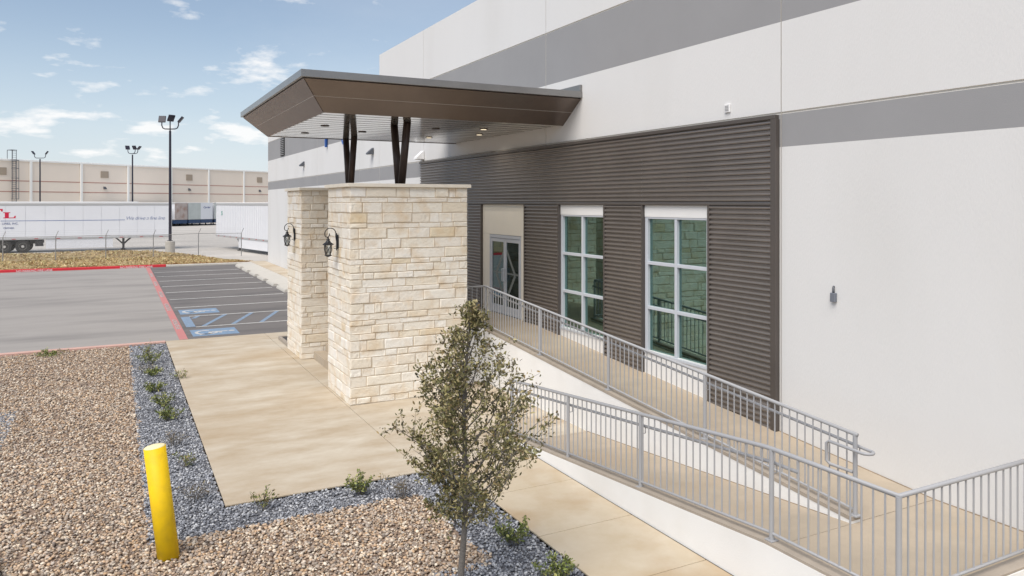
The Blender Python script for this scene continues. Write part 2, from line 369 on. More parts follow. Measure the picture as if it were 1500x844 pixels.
def access_symbol(cx, cy):
    k = .76; z = 0.0105
    pad = MB().box(cx - .66, cx + .66, cy - .62, cy + .62, -0.01, 0.0072).build('access_symbol_pad', 'paint_blue_pad', stalls)
    b = MB()                      # wheelchair figure lying along +x, head towards the building
    for a in range(16):
        a0 = R(70 + a * 17.5); a1 = R(70 + (a + 1) * 17.5)
        P = lambda r, t: (cx - .22 + r * k * math.cos(t), cy + r * k * 1.15 * math.sin(t), z)
        b.add([P(.33, a0), P(.46, a0), P(.46, a1), P(.33, a1)], [(0, 1, 2, 3)])
    def stroke(p, q, wd=.11):
        p, q = Vector(p) * k, Vector(q) * k; d = (q - p).normalized(); nn = Vector((-d.y, d.x)) * wd / 2
        b.add([(cx + u, cy + v, z) for u, v in ((p.x + nn.x, p.y + nn.y), (p.x - nn.x, p.y - nn.y), (q.x - nn.x, q.y - nn.y), (q.x + nn.x, q.y + nn.y))], [(0, 1, 2, 3)])
    stroke((.50, 0), (-.15, .02), .12); stroke((-.15, .02), (-.19, -.40)); stroke((-.19, -.38), (-.60, -.52)); stroke((.22, 0), (.20, -.34), .09)
    b.add([(cx + k * (.66 + .13 * math.cos(q * math.pi / 5)), cy + k * .13 * math.sin(q * math.pi / 5), z) for q in range(10)], [tuple(range(10))])
    b.build('wheelchair_figure', 'paint_white', pad)
access_symbol(2.72, 25.0); access_symbol(2.72, 30.0)
# plaza in slabs with open joints
plaza = struct(sheet('plaza_base', [(1.29, 10.6), (8.8, 10.6), (8.8, 24.0), (1.29, 24.0)], -0.02, 'concrete_curbtop', None, 0.2))
for (x0, x1, y0, y1) in ((1.29, 4.045, 10.6, 14.65), (1.29, 4.045, 14.66, 19.3), (1.29, 4.045, 19.31, 24.0), (4.057, 5.872, 10.6, 14.65), (4.057, 8.79, 14.66, 19.3), (4.057, 8.79, 19.31, 24.0), (5.878, 7.4, 11.12, 14.65)):
    MB().bbox(x0, x1, y0, y1, -0.15, 0.0, 0.004).build('slab', 'concrete_plaza', plaza)
walk = struct(sheet('walkway_base', [(4.5, -20), (5.88, -20), (5.88, 10.59), (4.5, 10.59)], -0.02, 'concrete_curbtop', None, 0.2))
yj = [10.592, 9.28, 7.87, 6.49, 5.1, 3.7, 2.3, 0.9, -0.5, -3, -8, -14, -20]
for a, c in zip(yj[:-1], yj[1:]):
    MB().bbox(4.5, 5.862, c + 0.006, a - 0.006, -0.15, 0.0, 0.004).build('slab', 'concrete_walk', walk)
# building-side sidewalk along the stalls
b = MB(); b.prism([(7.0, -0.2), (8.79, -0.2), (8.79, 0.14), (7.85, 0.13), (7.0, 0.03)], 'y', 24.0, 52.0)
sw = struct(b.build('parking_sidewalk', 'concrete_pale'))
yk = [24.0 + 1.75 * k for k in range(17)]
for a, c in zip(yk[:-1], yk[1:]): MB().bbox(7.85, 8.785, a + 0.005, c - 0.005, 0.05, 0.155, 0.004).build('slab', 'concrete_plaza', sw)
# far kerb: red up to the stalls, then bare
kerb = struct(MB().bbox(-60, 2.8, 51.7, 51.9, -0.25, 0.15, 0.02).build('kerb', 'curb_red'))
MB().bbox(2.81, 8.7, 51.7, 52.2, -0.25, 0.10, 0.02).build('bare_kerb', 'concrete_pale', kerb)
for x0 in (-5.05, 0.25, -16, -27):
    me = text_mesh('NO PARKING FIRE LANE', 0.165, 'sign_white', 0.001); link('kerb_writing', me, kerb, (x0, 51.694, 0.0), (R(90), 0, 0))
# flush pink edging along the gravel
struct(MB().bbox(-60, 1.28, 23.80, 24.0, -0.2, 0.02, 0.01).build('edging_kerb', 'curb_pink'))
# gravel beds (sheets under the stones)
beds = struct(sheet('gravel_bed', [(-60, -60), (4.49, -60), (4.49, 10.59), (1.28, 10.59), (1.28, 23.8), (-60, 23.8)], -0.05, 'gravel_under_tan', None, 0.2))
sheet('grey_bed_strip', [(0.36, 9.85), (3.73, 9.85), (3.73, 7.6), (-1, 7.6), (-1, -10), (4.48, -10), (4.48, 10.58), (1.27, 10.58), (1.27, 23.79), (0.36, 23.79)], -0.042, 'gravel_under_grey', beds)
sheet('side_bed_strip', [(-2.6, 14.2), (-1.66, 14.2), (-1.66, 17.5), (-2.6, 17.5)], -0.042, 'gravel_under_grey', beds)
b = MB(); b.prism([(-3.5, 8.4), (-1.02, 8.4), (-1.08, 9.6), (-1.18, 10.2), (-1.38, 10.6), (-1.9, 10.9), (-3.5, 11.0)], 'z', -.2, .07); struct(b.build('kerb_end', 'concrete_pale'))

ICO = None
def ico():
    p = (1 + 5 ** 0.5) / 2
    v = np.array([(-1, p, 0), (1, p, 0), (-1, -p, 0), (1, -p, 0), (0, -1, p), (0, 1, p), (0, -1, -p), (0, 1, -p), (p, 0, -1), (p, 0, 1), (-p, 0, -1), (-p, 0, 1)], float)
    v /= np.linalg.norm(v[0])
    f = np.array([(0, 11, 5), (0, 5, 1), (0, 1, 7), (0, 7, 10), (0, 10, 11), (1, 5, 9), (5, 11, 4), (11, 10, 2), (10, 7, 6), (7, 1, 8), (3, 9, 4), (3, 4, 2), (3, 2, 6), (3, 6, 8), (3, 8, 9), (4, 9, 5), (2, 4, 11), (6, 2, 10), (8, 6, 7), (9, 8, 1)])
    return v, f
def np_mesh(name, verts, faces, colors_v, m, smooth=False):
    """big triangle/quad mesh from numpy arrays with a per-vertex colour attribute"""
    me = bpy.data.meshes.new(name); nv, nf, k = len(verts), len(faces), faces.shape[1]
    me.vertices.add(nv); me.vertices.foreach_set('co', verts.astype(np.float32).ravel())
    me.loops.add(nf * k); me.loops.foreach_set('vertex_index', faces.astype(np.int32).ravel())
    me.polygons.add(nf); me.polygons.foreach_set('loop_start', np.arange(0, nf * k, k, dtype=np.int32)); me.polygons.foreach_set('loop_total', np.full(nf, k, dtype=np.int32))
    at = me.color_attributes.new('tint', 'FLOAT_COLOR', 'POINT')
    at.data.foreach_set('color', np.hstack([colors_v, np.ones((nv, 1))]).astype(np.float32).ravel())
    me.materials.append(MATS[m]); me.update(); me.validate()
    if smooth: me.polygons.foreach_set('use_smooth', [True] * nf)
    return me
def rocks(name, pts, size, palette, label, seed, flat=0.6, zbase=-0.045):
    r = np.random.default_rng(seed); n = len(pts); V, F = ico()
    sc = (size[0] + (size[1] - size[0]) * r.random(n) ** 1.6) / 2
    ax = np.stack([sc * (0.8 + 0.5 * r.random(n)), sc * (0.7 + 0.35 * r.random(n)), sc * flat * (0.7 + 0.5 * r.random(n))], 1)
    P = V[None] * ax[:, None, :] * (1 + 0.28 * (r.random((n, 12, 1)) - 0.5))
    th = r.random(n) * 6.283; tl = (r.random(n) - 0.5) * 1.3
    ct, st = np.cos(tl)[:, None], np.sin(tl)[:, None]
    x, y, z = P[..., 0], P[..., 1], P[..., 2]
    x, z = x * ct + z * st, -x * st + z * ct
    cx, sx = np.cos(th)[:, None], np.sin(th)[:, None]
    x, y = x * cx - y * sx, x * sx + y * cx
    zz = zbase + sc * flat * 0.55 + r.random(n) * sc * 0.9
    W = np.stack([x + pts[:, 0:1], y + pts[:, 1:2], z + zz[:, None]], 2).reshape(-1, 3)
    FF = (F[None] + (np.arange(n) * 12)[:, None, None]).reshape(-1, 3)
    pal = np.array([p[:3] for p in palette]); idx = r.integers(0, len(pal), n); c = pal[idx] * (0.74 + 0.50 * r.random((n, 1)))
    me = np_mesh(name, W, FF, np.repeat(c, 12, 0), 'stone_pieces')
    o = link(name, me); o['kind'] = 'stuff'; tag(o, label, 'gravel'); return o
def scatter(r, rects, dens):
    out_ = []
    for (x0, x1, y0, y1, k) in rects:
        n = int((x1 - x0) * (y1 - y0) * dens * k); p = r.random((n, 2)); out_.append(np.stack([x0 + (x1 - x0) * p[:, 0], y0 + (y1 - y0) * p[:, 1]], 1))
    return np.concatenate(out_)
r_ = np.random.default_rng(3)
tan_pts = scatter(r_, [(-1.9, 0.37, 8.6, 14, 1.0), (-4.2, 0.37, 14, 19, 0.72), (-6.5, 0.37, 19, 23.78, 0.5), (0.3, 3.74, 7.55, 9.87, 1.05)], 1600)
wob = 0.05 * np.sin(tan_pts[:, 1] * 5) + 0.04 * np.sin(tan_pts[:, 1] * 13 + 1)
tan_pts[:, 0] += np.where(tan_pts[:, 0] > -1, wob, 0)
tan_pal = [srgb(*c) for c in ((190, 167, 142), (172, 150, 128), (204, 187, 165), (148, 128, 110), (184, 161, 139), (166, 152, 138), (214, 202, 184), (184, 155, 124), (128, 116, 107), (196, 182, 167), (172, 161, 150))]
rocks('river_gravel', tan_pts, (0.018, 0.054), tan_pal, 'tan and brown river pebbles filling the beds round the yellow bollard', 5)
grey_pts = scatter(r_, [(0.34, 1.28, 9.85, 15, 1.0), (0.34, 1.28, 15, 23.78, 0.7), (1.27, 3.8, 9.83, 10.59, 1.0), (3.71, 4.49, 5.8, 10.59, 1.0), (0.6, 3.75, 6.4, 7.66, 1.0), (-2.6, -1.66, 14.4, 17.3, 0.8)], 1500)
grey_pal = [srgb(*c) for c in ((146, 149, 156), (120, 123, 130), (168, 170, 175), (130, 132, 138), (190, 191, 193), (104, 106, 113), (156, 158, 164))]
rocks('crushed_gravel', grey_pts, (0.018, 0.046), grey_pal, 'blue-grey crushed stone edging the concrete plaza and walkway', 6, flat=0.7, zbase=-0.04)

# dry grass verge behind the kerb, rising to a low bank
b = MB(); nx, ny = 46, 14; gv = []
def gz(x, y):
    t_ = max(0, min(1, (y - 52.2) / 13)); return 0.05 + 0.22 * t_ * t_ + 0.05 * math.sin(x * 0.9 + y) * t_
def gy1(x): return 66.4 if x < 2.6 else max(52.6, 66.2 - (x - 2.6) * 2.35)
for i in range(nx):
    x = -36 + (8.3 + 36) * i / (nx - 1)
    for j in range(ny): y = 52.0 + (gy1(x) - 52.0) * j / (ny - 1); gv.append((x, y, gz(x, y) if j < ny - 1 else -0.12))
b.add(gv, [(i * ny + j, (i + 1) * ny + j, (i + 1) * ny + j + 1, i * ny + j + 1) for i in range(nx - 1) for j in range(ny - 1)])
struct(b.build('grass_verge', 'grass_soil', smooth=True))
r = np.random.default_rng(11); n = 26000
gx = -9.5 + 17.6 * r.random(n); gyv = 52.3 + r.random(n) * (np.array([gy1(a) for a in gx]) - 52.7)
gyv[:n // 5] = 52.25 + 1.2 * r.random(n // 5)
clump = 0.5 + 0.5 * np.sin(gx * 2.1 + 3 * np.sin(gyv * 0.7)) * np.sin(gyv * 1.7 + gx)
h = (0.05 + 0.08 * r.random(n)) * (0.5 + 0.8 * clump)
a = r.random(n) * 6.283; wd = 0.03 + 0.05 * r.random(n); ln = (r.random((n, 2)) - 0.5) * 0.34
base = np.stack([gx, gyv, np.array([gz(p, q) for p, q in zip(gx, gyv)]) - 0.02], 1)
dx = np.stack([np.cos(a) * wd, np.sin(a) * wd, np.zeros(n)], 1)
tip = base + np.stack([ln[:, 0], ln[:, 1], h], 1)
GV = np.stack([base - dx, base + dx, tip], 1).reshape(-1, 3)
gp = np.array([srgb(*c)[:3] for c in ((198, 176, 130), (184, 158, 112), (212, 196, 156), (168, 150, 104), (158, 128, 94), (176, 166, 118))])
gc = gp[r.integers(0, 6, n)] * (0.75 + 0.45 * r.random((n, 1)))
front = gyv < 53.3; gc[front & (r.random(n) < 0.45)] = np.array(srgb(150, 108, 74)[:3])
me = np_mesh('dry_grass', GV, np.arange(3 * n).reshape(-1, 3), np.repeat(gc, 3, 0), 'grass_blades')
o = link('dry_grass', me); o['kind'] = 'stuff'; tag(o, 'straw-coloured dry grass on the bank behind the red kerb', 'grass')

# ================================================================== main building
bld = thing('warehouse_building', 'white tilt-wall warehouse with grey stripes and brown corrugated cladding at its entrance', 'building', (XW, 30, 0))
Z_B = [(-0.3, 4.83, 'white_wall'), (4.83, 5.32, 'grey_band'), (5.32, 6.70, 'white_wall'), (6.70, 7.88, 'grey_band')]
joints = [-7.0, 0.9, 8.12, 15.08, 22.9, 30.15, 37.4, 44.5, 50.9]
OPEN = [(16.26, 18.01, 1.13, 3.17), (12.66 + 0.05, 14.41 - 0.05, 1.25, 3.70), (9.63 + 0.05, 11.39 - 0.05, 1.25, 3.70)]   # door, two windows: y0,y1,z0,z1
def wall_panel(y0, y1, top):
    b = MB(); g_ = 0.008
    ya, yb = y0 + g_, y1 - g_
    zb = [(z0, z1, mm) for z0, z1, mm in Z_B] + [(7.88, top, 'white_wall')]
    rev = {5.32: 0.03, 7.88: 0.03}
    for z0, z1, mm in zb:
        za = z0 + (0.035 if z0 in rev else 0)
        ops = [o_ for o_ in OPEN if o_[0] < yb and o_[1] > ya and o_[2] < z1 and o_[3] > z0] if z0 < 0 else []
        ys = sorted({ya, yb} | {min(max(v, ya), yb) for o_ in ops for v in o_[:2]}); zs = sorted({za, z1} | {v for o_ in ops for v in o_[2:]})
        for i in range(len(ys) - 1):
            for j in range(len(zs) - 1):
                cy, cz = (ys[i] + ys[i + 1]) / 2, (zs[j] + zs[j + 1]) / 2
                if any(o_[0] < cy < o_[1] and o_[2] < cz < o_[3] for o_ in ops): continue
                b.add([(XW, ys[i], zs[j]), (XW, ys[i + 1], zs[j]), (XW, ys[i + 1], zs[j + 1]), (XW, ys[i], zs[j + 1])], [(0, 3, 2, 1)], mm)
        for o_ in ops:                                  # jambs, head and sill of the opening
            q0, q1, w0, w1 = max(o_[0], ya), min(o_[1], yb), o_[2], o_[3]; X2 = XW + 0.2
            b.add([(XW, q0, w0), (X2, q0, w0), (X2, q0, w1), (XW, q0, w1)], [(0, 1, 2, 3)], 'white_wall'); b.add([(XW, q1, w0), (X2, q1, w0), (X2, q1, w1), (XW, q1, w1)], [(0, 3, 2, 1)], 'white_wall')
            b.add([(XW, q0, w1), (X2, q0, w1), (X2, q1, w1), (XW, q1, w1)], [(0, 1, 2, 3)], 'white_wall'); b.add([(XW, q0, w0), (X2, q0, w0), (X2, q1, w0), (XW, q1, w0)], [(0, 3, 2, 1)], 'white_wall')
    for zr in rev:                                      # horizontal reveal groove above each stripe
        b.add([(XW, ya, zr), (XW + .02, ya, zr + .008), (XW + .02, yb, zr + .008), (XW, yb, zr)], [(0, 3, 2, 1)], 'reveal')
        b.add([(XW + .02, ya, zr + .008), (XW + .02, ya, zr + .027), (XW + .02, yb, zr + .027), (XW + .02, yb, zr + .008)], [(0, 3, 2, 1)], 'reveal')
        b.add([(XW + .02, ya, zr + .027), (XW, ya, zr + .035), (XW, yb, zr + .035), (XW + .02, yb, zr + .027)], [(0, 3, 2, 1)], 'reveal')
    # joint edges and parapet top
    b.add([(XW, ya, -.3), (XW + .05, ya, -.3), (XW + .05, ya, top), (XW, ya, top)], [(0, 1, 2, 3)], 'reveal'); b.add([(XW, yb, -.3), (XW + .05, yb, -.3), (XW + .05, yb, top), (XW, yb, top)], [(0, 3, 2, 1)], 'reveal')
    b.add([(XW, ya, top), (XW + .3, ya, top), (XW + .3, yb, top), (XW, yb, top)], [(0, 1, 2, 3)], 'white_wall')
    return b.build('wall_panel', None, bld, fix=False)
for y0, y1 in zip(joints[:-1], joints[1:]):
    if y0 == 22.9: wall_panel(y0, 27.5, 9.56); wall_panel(27.5, y1, 8.6)
    else: wall_panel(y0, y1, 9.56 if y0 < 22 else 8.6)
# body behind the panels: back, ends, roof (set 5 cm behind the joints)
b = MB(); xb_ = XW + 0.215
b.add([(xb_, -7, 4.3), (xb_, 27.5, 4.3), (xb_, 27.5, 9.5), (xb_, -7, 9.5)], [(0, 3, 2, 1)])
b.box(xb_, XW + 45, 19.2, 50.85, -0.3, 8.5); b.box(XW + 5.3, XW + 45, -7, 19.1, -0.3, 9.4); b.box(XW + .22, XW + 5.2, -7, 8.0, -0.3, 9.4)
b.box(XW + .23, XW + 5.25, 8.05, 27.4, 4.3, 9.45)
b.build('rear_volume', 'white_wall', bld)
MB().box(XW + 0.002, XW + 45, 50.86, 50.9, -0.3, 8.58).build('end_wall', 'white_wall', bld)
for y0 in joints[:-1]: MB().box(XW + 0.045, XW + 0.06, y0 - 0.02, y0 + 0.02, -0.3, 8.4).build('joint_sealant', 'reveal', bld)
# room behind the glass
room = MB(); X2 = XW + 0.2; XB = XW + 4.5
room.add([(X2, 8.1, 1.13), (XB, 8.1, 1.13), (XB, 19, 1.13), (X2, 19, 1.13)], [(0, 1, 2, 3)], 'room_floor')
room.add([(X2, 8.1, 4.1), (XB, 8.1, 4.1), (XB, 19, 4.1), (X2, 19, 4.1)], [(0, 3, 2, 1)], 'white_panel')
room.add([(XB, 8.1, 1.13), (XB, 19, 1.13), (XB, 19, 4.1), (XB, 8.1, 4.1)], [(0, 1, 2, 3)], 'room')
room.add([(X2, 8.1, 1.13), (XB, 8.1, 1.13), (XB, 8.1, 4.1), (X2, 8.1, 4.1)], [(0, 3, 2, 1)], 'room')
room.add([(X2, 19, 1.13), (XB, 19, 1.13), (XB, 19, 4.1), (X2, 19, 4.1)], [(0, 1, 2, 3)], 'room')
for (ya, yb) in ((8.1, 9.68), (11.34, 12.71), (14.36, 16.26), (18.01, 19)):
    room.add([(X2, ya, 1.13), (X2, yb, 1.13), (X2, yb, 4.1), (X2, ya, 4.1)], [(0, 1, 2, 3)], 'white_panel')
for (ya, yb, za, zb) in ((9.68, 11.34, 3.7, 4.1), (12.71, 14.36, 3.7, 4.1), (16.26, 18.01, 3.17, 4.1), (9.68, 11.34, 1.13, 1.25), (12.71, 14.36, 1.13, 1.25)):
    room.add([(X2, ya, za), (X2, yb, za), (X2, yb, zb), (X2, ya, zb)], [(0, 1, 2, 3)], 'white_panel')
room.build('interior', None, bld, fix=False)
# corrugated cladding: horizontal ribs, a sheet per bay
XC = XW - 0.075
def clad(y0, y1, z0, z1, name='corrugated_sheet'):
    pitch = 0.083; prof = []; z = z1
    while z > z0 + 0.02:
        for dz, dx_ in ((0.0, 0.034), (0.008, 0.034), (0.028, 0.004), (0.046, 0.0), (0.060, 0.006), (0.074, 0.034)):
            if z - dz > z0: prof.append((XC + dx_, z - dz))
        z -= pitch
    prof.append((XC + 0.03, z0)); n_ = len(prof)
    b = MB(); b.add([(x, y0, z_) for x, z_ in prof] + [(x, y1, z_) for x, z_ in prof], [(i, i + 1, n_ + i + 1, n_ + i) for i in range(n_ - 1)])
    # folded ends
    return b.build(name, 'bronze_clad', bld, fix=False)
YR = [(18.43, 23.02), (14.41, 16.02), (11.39, 12.66), (8.24, 9.63)]
zr = [0.95, 1.0, 0.75, 0.5]
ys_top = [8.24, 11.4, 15.3, 19.2, 23.02]
for a, c in zip(ys_top[:-1], ys_top[1:]): clad(a + 0.002, c - 0.002, 3.985, 5.25)
for (a, c), z0 in zip(YR, zr): clad(a + 0.012, c - 0.012, z0 if a < 18 else 0.16, 3.965)
tr_ = lambda *a_: MB().bbox(*a_, 0.004).build('trim', 'bronze_trim', bld)
tr_(XC - 0.012, XW - 0.002, 8.16, 23.06, 5.252, 5.315)
tr_(XC - 0.014, XW - 0.002, 8.145, 8.25, 0.45, 5.25)
tr_(XC - 0.004, XW - 0.002, 8.26, 23.0, 3.955, 3.99)
for (a, c), z0 in zip(YR, zr):
    for yy, q in ((a, 0), (c, 1)):
        if yy in (8.24,): continue
        y_ = (yy - 0.004, yy + 0.03) if q == 0 else (yy - 0.045, yy + 0.004)
        tr_(XC - 0.004 + 0.002 * q, XW - 0.001, y_[0], y_[1], z0 if a < 18 else 0.16, 3.954)
# bay panels, windows, door
def window(y0, y1):
    zt, zb = 3.70, 1.25; MB().bbox(XW - 0.02, XW - 0.001, y0 + 0.01, y1 - 0.01, 3.735, 3.953, 0.003).build('header_panel', 'white_panel', bld)
    MB().bbox(XW - 0.02, XW - 0.001, y0 + 0.01, y1 - 0.01, 0.3, 1.20, 0.003).build('spandrel_panel', 'white_panel', bld)
    ym = (y0 + y1) / 2; a, c = y0 + 0.052, y1 - 0.052
    fr = MB(); fw = 0.055; x0, x1 = XW - 0.012, XW + 0.09
    fr.bbox(x0, x1, a - 0.04, a + fw - .02, zb, zt, .004); fr.bbox(x0, x1, c - fw + .02, c + 0.04, zb, zt, .004)
    fr.bbox(x0, x1, a - .04, c + .04, zt + .001, zt + .034, .004); fr.bbox(x0 - 0.03, x1, a - .04, c + .04, zb - .049, zb - .001, .004)
    F = fr.build('window_frame', 'alu_white', bld)
    MB().bbox(x0 + .003, x1, ym - .032, ym + .032, zb + 0.001, zt - .001, .004).build('mullion', 'alu_white', F)
    for zz in (2.88, 2.05):
        for (p, q) in ((a + fw - .019, ym - .033), (ym + .033, c - fw + .019)): MB().bbox(x0 + .006, x1, p, q, zz - .03, zz + .03, .004).build('transom', 'alu_white', F)
    for (z0, z1) in ((zb, 2.02), (2.08, 2.85), (2.91, zt)):
        for (p, q) in ((a + .03, ym - .03), (ym + .03, c - .03)): MB().box(XW + 0.05, XW + 0.062, p, q, z0, z1).build('pane', 'green_glass', F)
window(12.66, 14.41); window(9.63, 11.39)
MB().bbox(XW - 0.015, XW - 0.001, 16.03, 18.42, 3.18, 3.953, .003).build('header_panel', 'bay_panel', bld)
MB().bbox(XW - 0.015, XW - 0.001, 16.03, 16.255, 1.0, 3.178, .003).build('jamb_panel', 'bay_panel', bld); MB().bbox(XW - 0.015, XW - 0.001, 18.015, 18.42, 1.0, 3.178, .003).build('jamb_panel', 'bay_panel', bld)
dfm = MB(); dfm.bbox(XW - .02, XW + .08, 16.265, 16.32, 1.14, 3.165, .004); dfm.bbox(XW - .02, XW + .08, 17.95, 18.005, 1.14, 3.165, .004); dfm.bbox(XW - .022, XW + .08, 16.321, 17.949, 3.09, 3.166, .004)
DF = dfm.build('door_frame', 'alu_white', bld)
for (a, c, hs) in ((16.325, 17.13, 1), (17.14, 17.945, 0)):
    b = MB(); b.bbox(XW - .01, XW + .04, a, a + .07, 1.15, 3.085, .004); b.bbox(XW - .01, XW + .04, c - .07, c, 1.15, 3.085, .004)
    b.bbox(XW - .008, XW + .038, a + .071, c - .071, 2.99, 3.084, .004); b.bbox(XW - .008, XW + .038, a + .071, c - .071, 1.151, 1.36, .004)
    D = b.build('door_leaf', 'alu_white', bld)
    MB().box(XW + .01, XW + .02, a + .06, c - .06, 1.35, 3.0).build('pane', 'door_glass', D)
    yh = c - .035 if hs else a + .035
    b = MB(); b.tube([(XW - .011, yh, 2.0), (XW - .07, yh, 2.0), (XW - .07, yh, 2.32), (XW - .011, yh, 2.32)], 0.013, 8); b.build('handle', 'alu_white', D)
    # frosted half-diamond on the glass
    b = MB(); ye = c - .06 if hs else a + .06; sg = -1 if hs else 1; xg = XW + 0.0095
    for (p, q) in (((ye, 2.78), (ye + sg * .46, 2.18)), ((ye + sg * .46, 2.18), (ye, 1.55)), ((ye, 2.2), (ye + sg * .62, 2.2))):
        p, q = Vector(p), Vector(q); d = (q - p).normalized(); nn = Vector((-d.y, d.x)) * (.045 if q.y != p.y else .02)
        b.add([(xg, p.x + nn.x, p.y + nn.y), (xg, p.x - nn.x, p.y - nn.y), (xg, q.x - nn.x, q.y - nn.y), (xg, q.x + nn.x, q.y + nn.y)], [(0, 1, 2, 3)]); xg -= 0.0006
    b.build('frosted_motif', 'frost', D)
# louvre high on the far panel
b = MB(); b.bbox(XW - .05, XW - .002, 45.4, 46.5, 6.78, 7.82, .01)
LV = b.build('louvre', 'dark_recess', bld)
for k in range(9): MB().box(XW - .09, XW - .051, 45.45, 46.45, 6.82 + k * .108, 6.865 + k * .108).build('slat', 'grey_band', LV)

# small fittings on the wall
def wall_pack(y, z, label, cat='wall light', m='fixture_grey', s=1.0, name='wall_pack_light', group=None):
    t_ = thing(name, label, cat, (XW, y, z), 0, group)
    b = MB(); b.prism([(-.02, .34 * s), (-.02, -.02), (-.36 * s, -.02), (-.34 * s, .04)], 'y', -.2 * s, .2 * s); b.build('housing', m, t_, local=True)
    b = MB(); b.box(-.30 * s, -.06, -.15 * s, .15 * s, -.035, -.021); b.build('lens', 'lens', t_, local=True)
    b = MB(); b.box(-.019, -.001, -.16 * s, .16 * s, 0.02, .30 * s); b.build('backplate', m, t_, local=True)
wall_pack(40.3, 5.94, 'dark wedge wall light on the white strip, farther from the pillars', s=.68)
wall_pack(28.3, 5.88, 'dark wedge wall light on the white strip, seen between the canopy posts', s=.68)
wall_pack(22.95, 5.42, 'white wedge-shaped fitting just above the corner of the brown cladding', 'wall fitting', 'white_plastic', .75, 'white_wall_fitting')
t_ = thing('wall_vent_box', 'small white square vent box above the brown cladding', 'vent box', (XW, 9.22, 5.53))
b = MB(); b.bbox(-.03, -.001, -.06, .06, -.07, .07, .006); b.build('housing', 'white_plastic', t_, local=True)
for k in range(4): MB().box(-.036, -.0305, -.04, .04, -.042 + k * .024, -.030 + k * .024).build('slat', 'trailer_rail', t_, local=True)
t_ = thing('conduit_box', 'small grey electrical box with a conduit elbow on the white wall', 'electrical box', (XW, 7.17, 2.73))
b = MB(); b.bbox(-.055, -.001, -.04, .04, -.10, .025, .006); b.build('box', 'box_grey', t_, local=True)
b = MB(); b.tube([(-.028, 0, .026), (-.028, 0, .05), (-.024, .004, .08), (-.010, .010, .105), (-.002, .012, .11)], .016, 8); b.build('conduit', 'fixture_grey', t_, local=True, smooth=True)
# blue sign letter and round emblem on the far panels (their lower ends show below the canopy)
t_ = tag(link('sign_letter', text_mesh('Y', 1.1, 'sign_blue', 0.05, bold=0.02)), 'blue raised letter on the grey stripe below the canopy edge', 'sign letter')
t_.location = (XW - 0.07, 35.68, 6.62); t_.rotation_euler = (R(90), 0, R(-90))
t_ = thing('sign_emblem', 'blue round emblem on the wall behind the far canopy posts', 'sign', (XW, 32.3, 7.02))
b = MB(); b.add([(-.06, .5 * math.cos(k * R(15)), .52 * math.sin(k * R(15))) for k in range(24)] + [(-.001, .5 * math.cos(k * R(15)), .52 * math.sin(k * R(15))) for k in range(24)], [tuple(range(24))] + [(k, (k + 1) % 24, 24 + (k + 1) % 24, 24 + k) for k in range(24)]); b.build('disc', 'sign_blue', t_, local=True)
b = MB(); b.add([(-.064, .30, -.05), (-.064, .1, -.38), (-.064, -.28, -.2), (-.064, -.05, .05)], [(0, 1, 2, 3)]); b.build('mark', 'sign_white', t_, local=True)

# ================================================================== canopy
can = thing('entrance_canopy', 'brown metal entrance canopy with sloped fascia, slatted soffit and paired leaning posts', 'canopy', (5.5, 17, 4.4))
Y0, Y1, X0 = 13.53, 20.8, 2.9; y0s, y1s, x0s = 14.33, 20.25, 3.5; ZL, ZT, ZS = 6.23, 6.365, 5.72; XE = XW - 0.003
MB().bbox(X0, XE, Y0, Y1, ZL, ZT, .006).build('roof_lip', 'canopy_lip', can)
MB().bbox(XW - .06, XE - .002, Y0 + .01, Y1, ZT + .002, 6.51, .006).build('wall_flashing', 'canopy_lip', can)
def strip(p0, p1, q0, q1, name, m='canopy_bronze'):   # sloped fascia band split into an upper and a lower sheet by a proud seam
    b = MB(); th = 0.02
    n_ = (Vector(p1) - Vector(p0)).cross(Vector(q0) - Vector(p0)).normalized() * th
    vs_ = [Vector(p0), Vector(p1), Vector(q1), Vector(q0)]; b.add(vs_ + [v - n_ for v in vs_], [(0, 1, 2, 3), (7, 6, 5, 4), (0, 4, 5, 1), (1, 5, 6, 2), (2, 6, 7, 3), (3, 7, 4, 0)]); return b.build(name, m, can)
lerp = lambda a_, c_, t: tuple(Vector(a_).lerp(Vector(c_), t))
i_ = 0.07; FA = (X0 + i_, Y0 + i_, ZL - .004); FB = (XE, Y0 + i_, ZL - .004); FC = (x0s, y0s, ZS); FD = (XE, y0s, ZS)
GA = (X0 + i_, Y1 - i_, ZL - .004); GC = (x0s, y1s, ZS); HB = (XE, Y1 - i_, ZL - .004); HD = (XE, y1s, ZS)
for (A, B_, Cc, D_) in ((FA, FB, FC, FD), (GA, FA, GC, FC), (HB, GA, HD, GC)):
    strip(A, B_, lerp(A, Cc, .49), lerp(B_, D_, .49), 'fascia_sheet'); strip(lerp(A, Cc, .505), lerp(B_, D_, .505), Cc, D_, 'fascia_sheet')
    b = MB(); b.tube([lerp(A, Cc, .4975), lerp(B_, D_, .4975)], .022, 6); b.build('seam', 'canopy_seam', can)
MB().box(x0s + .05, XE - .01, y0s + .05, y1s - .05, ZS + .061, ZS + .08).build('soffit_backing', 'dark_recess', can)
ns = 14; sp = (y1s - y0s - .04) / ns
slm = MB().bbox(x0s + .02, XE - .005, 0.014, sp - .014, 0, .06, .022).mesh('soffit_slat', 'soffit'); slm.materials.append(MATS['soffit_groove'])
for pl in slm.polygons: pl.material_index = 1 if abs(pl.normal.y) > .3 else 0
slm.update()
for k in range(ns): link('soffit_slat', slm, can, Vector((0, y0s + .02 + k * sp, ZS)) - can.location)
dl = MB().lathe([(0.001, 0), (.085, 0), (.095, .004), (.1, .016)], n=16, m='pole_bronze'); dlm = dl.mesh('downlight'); 
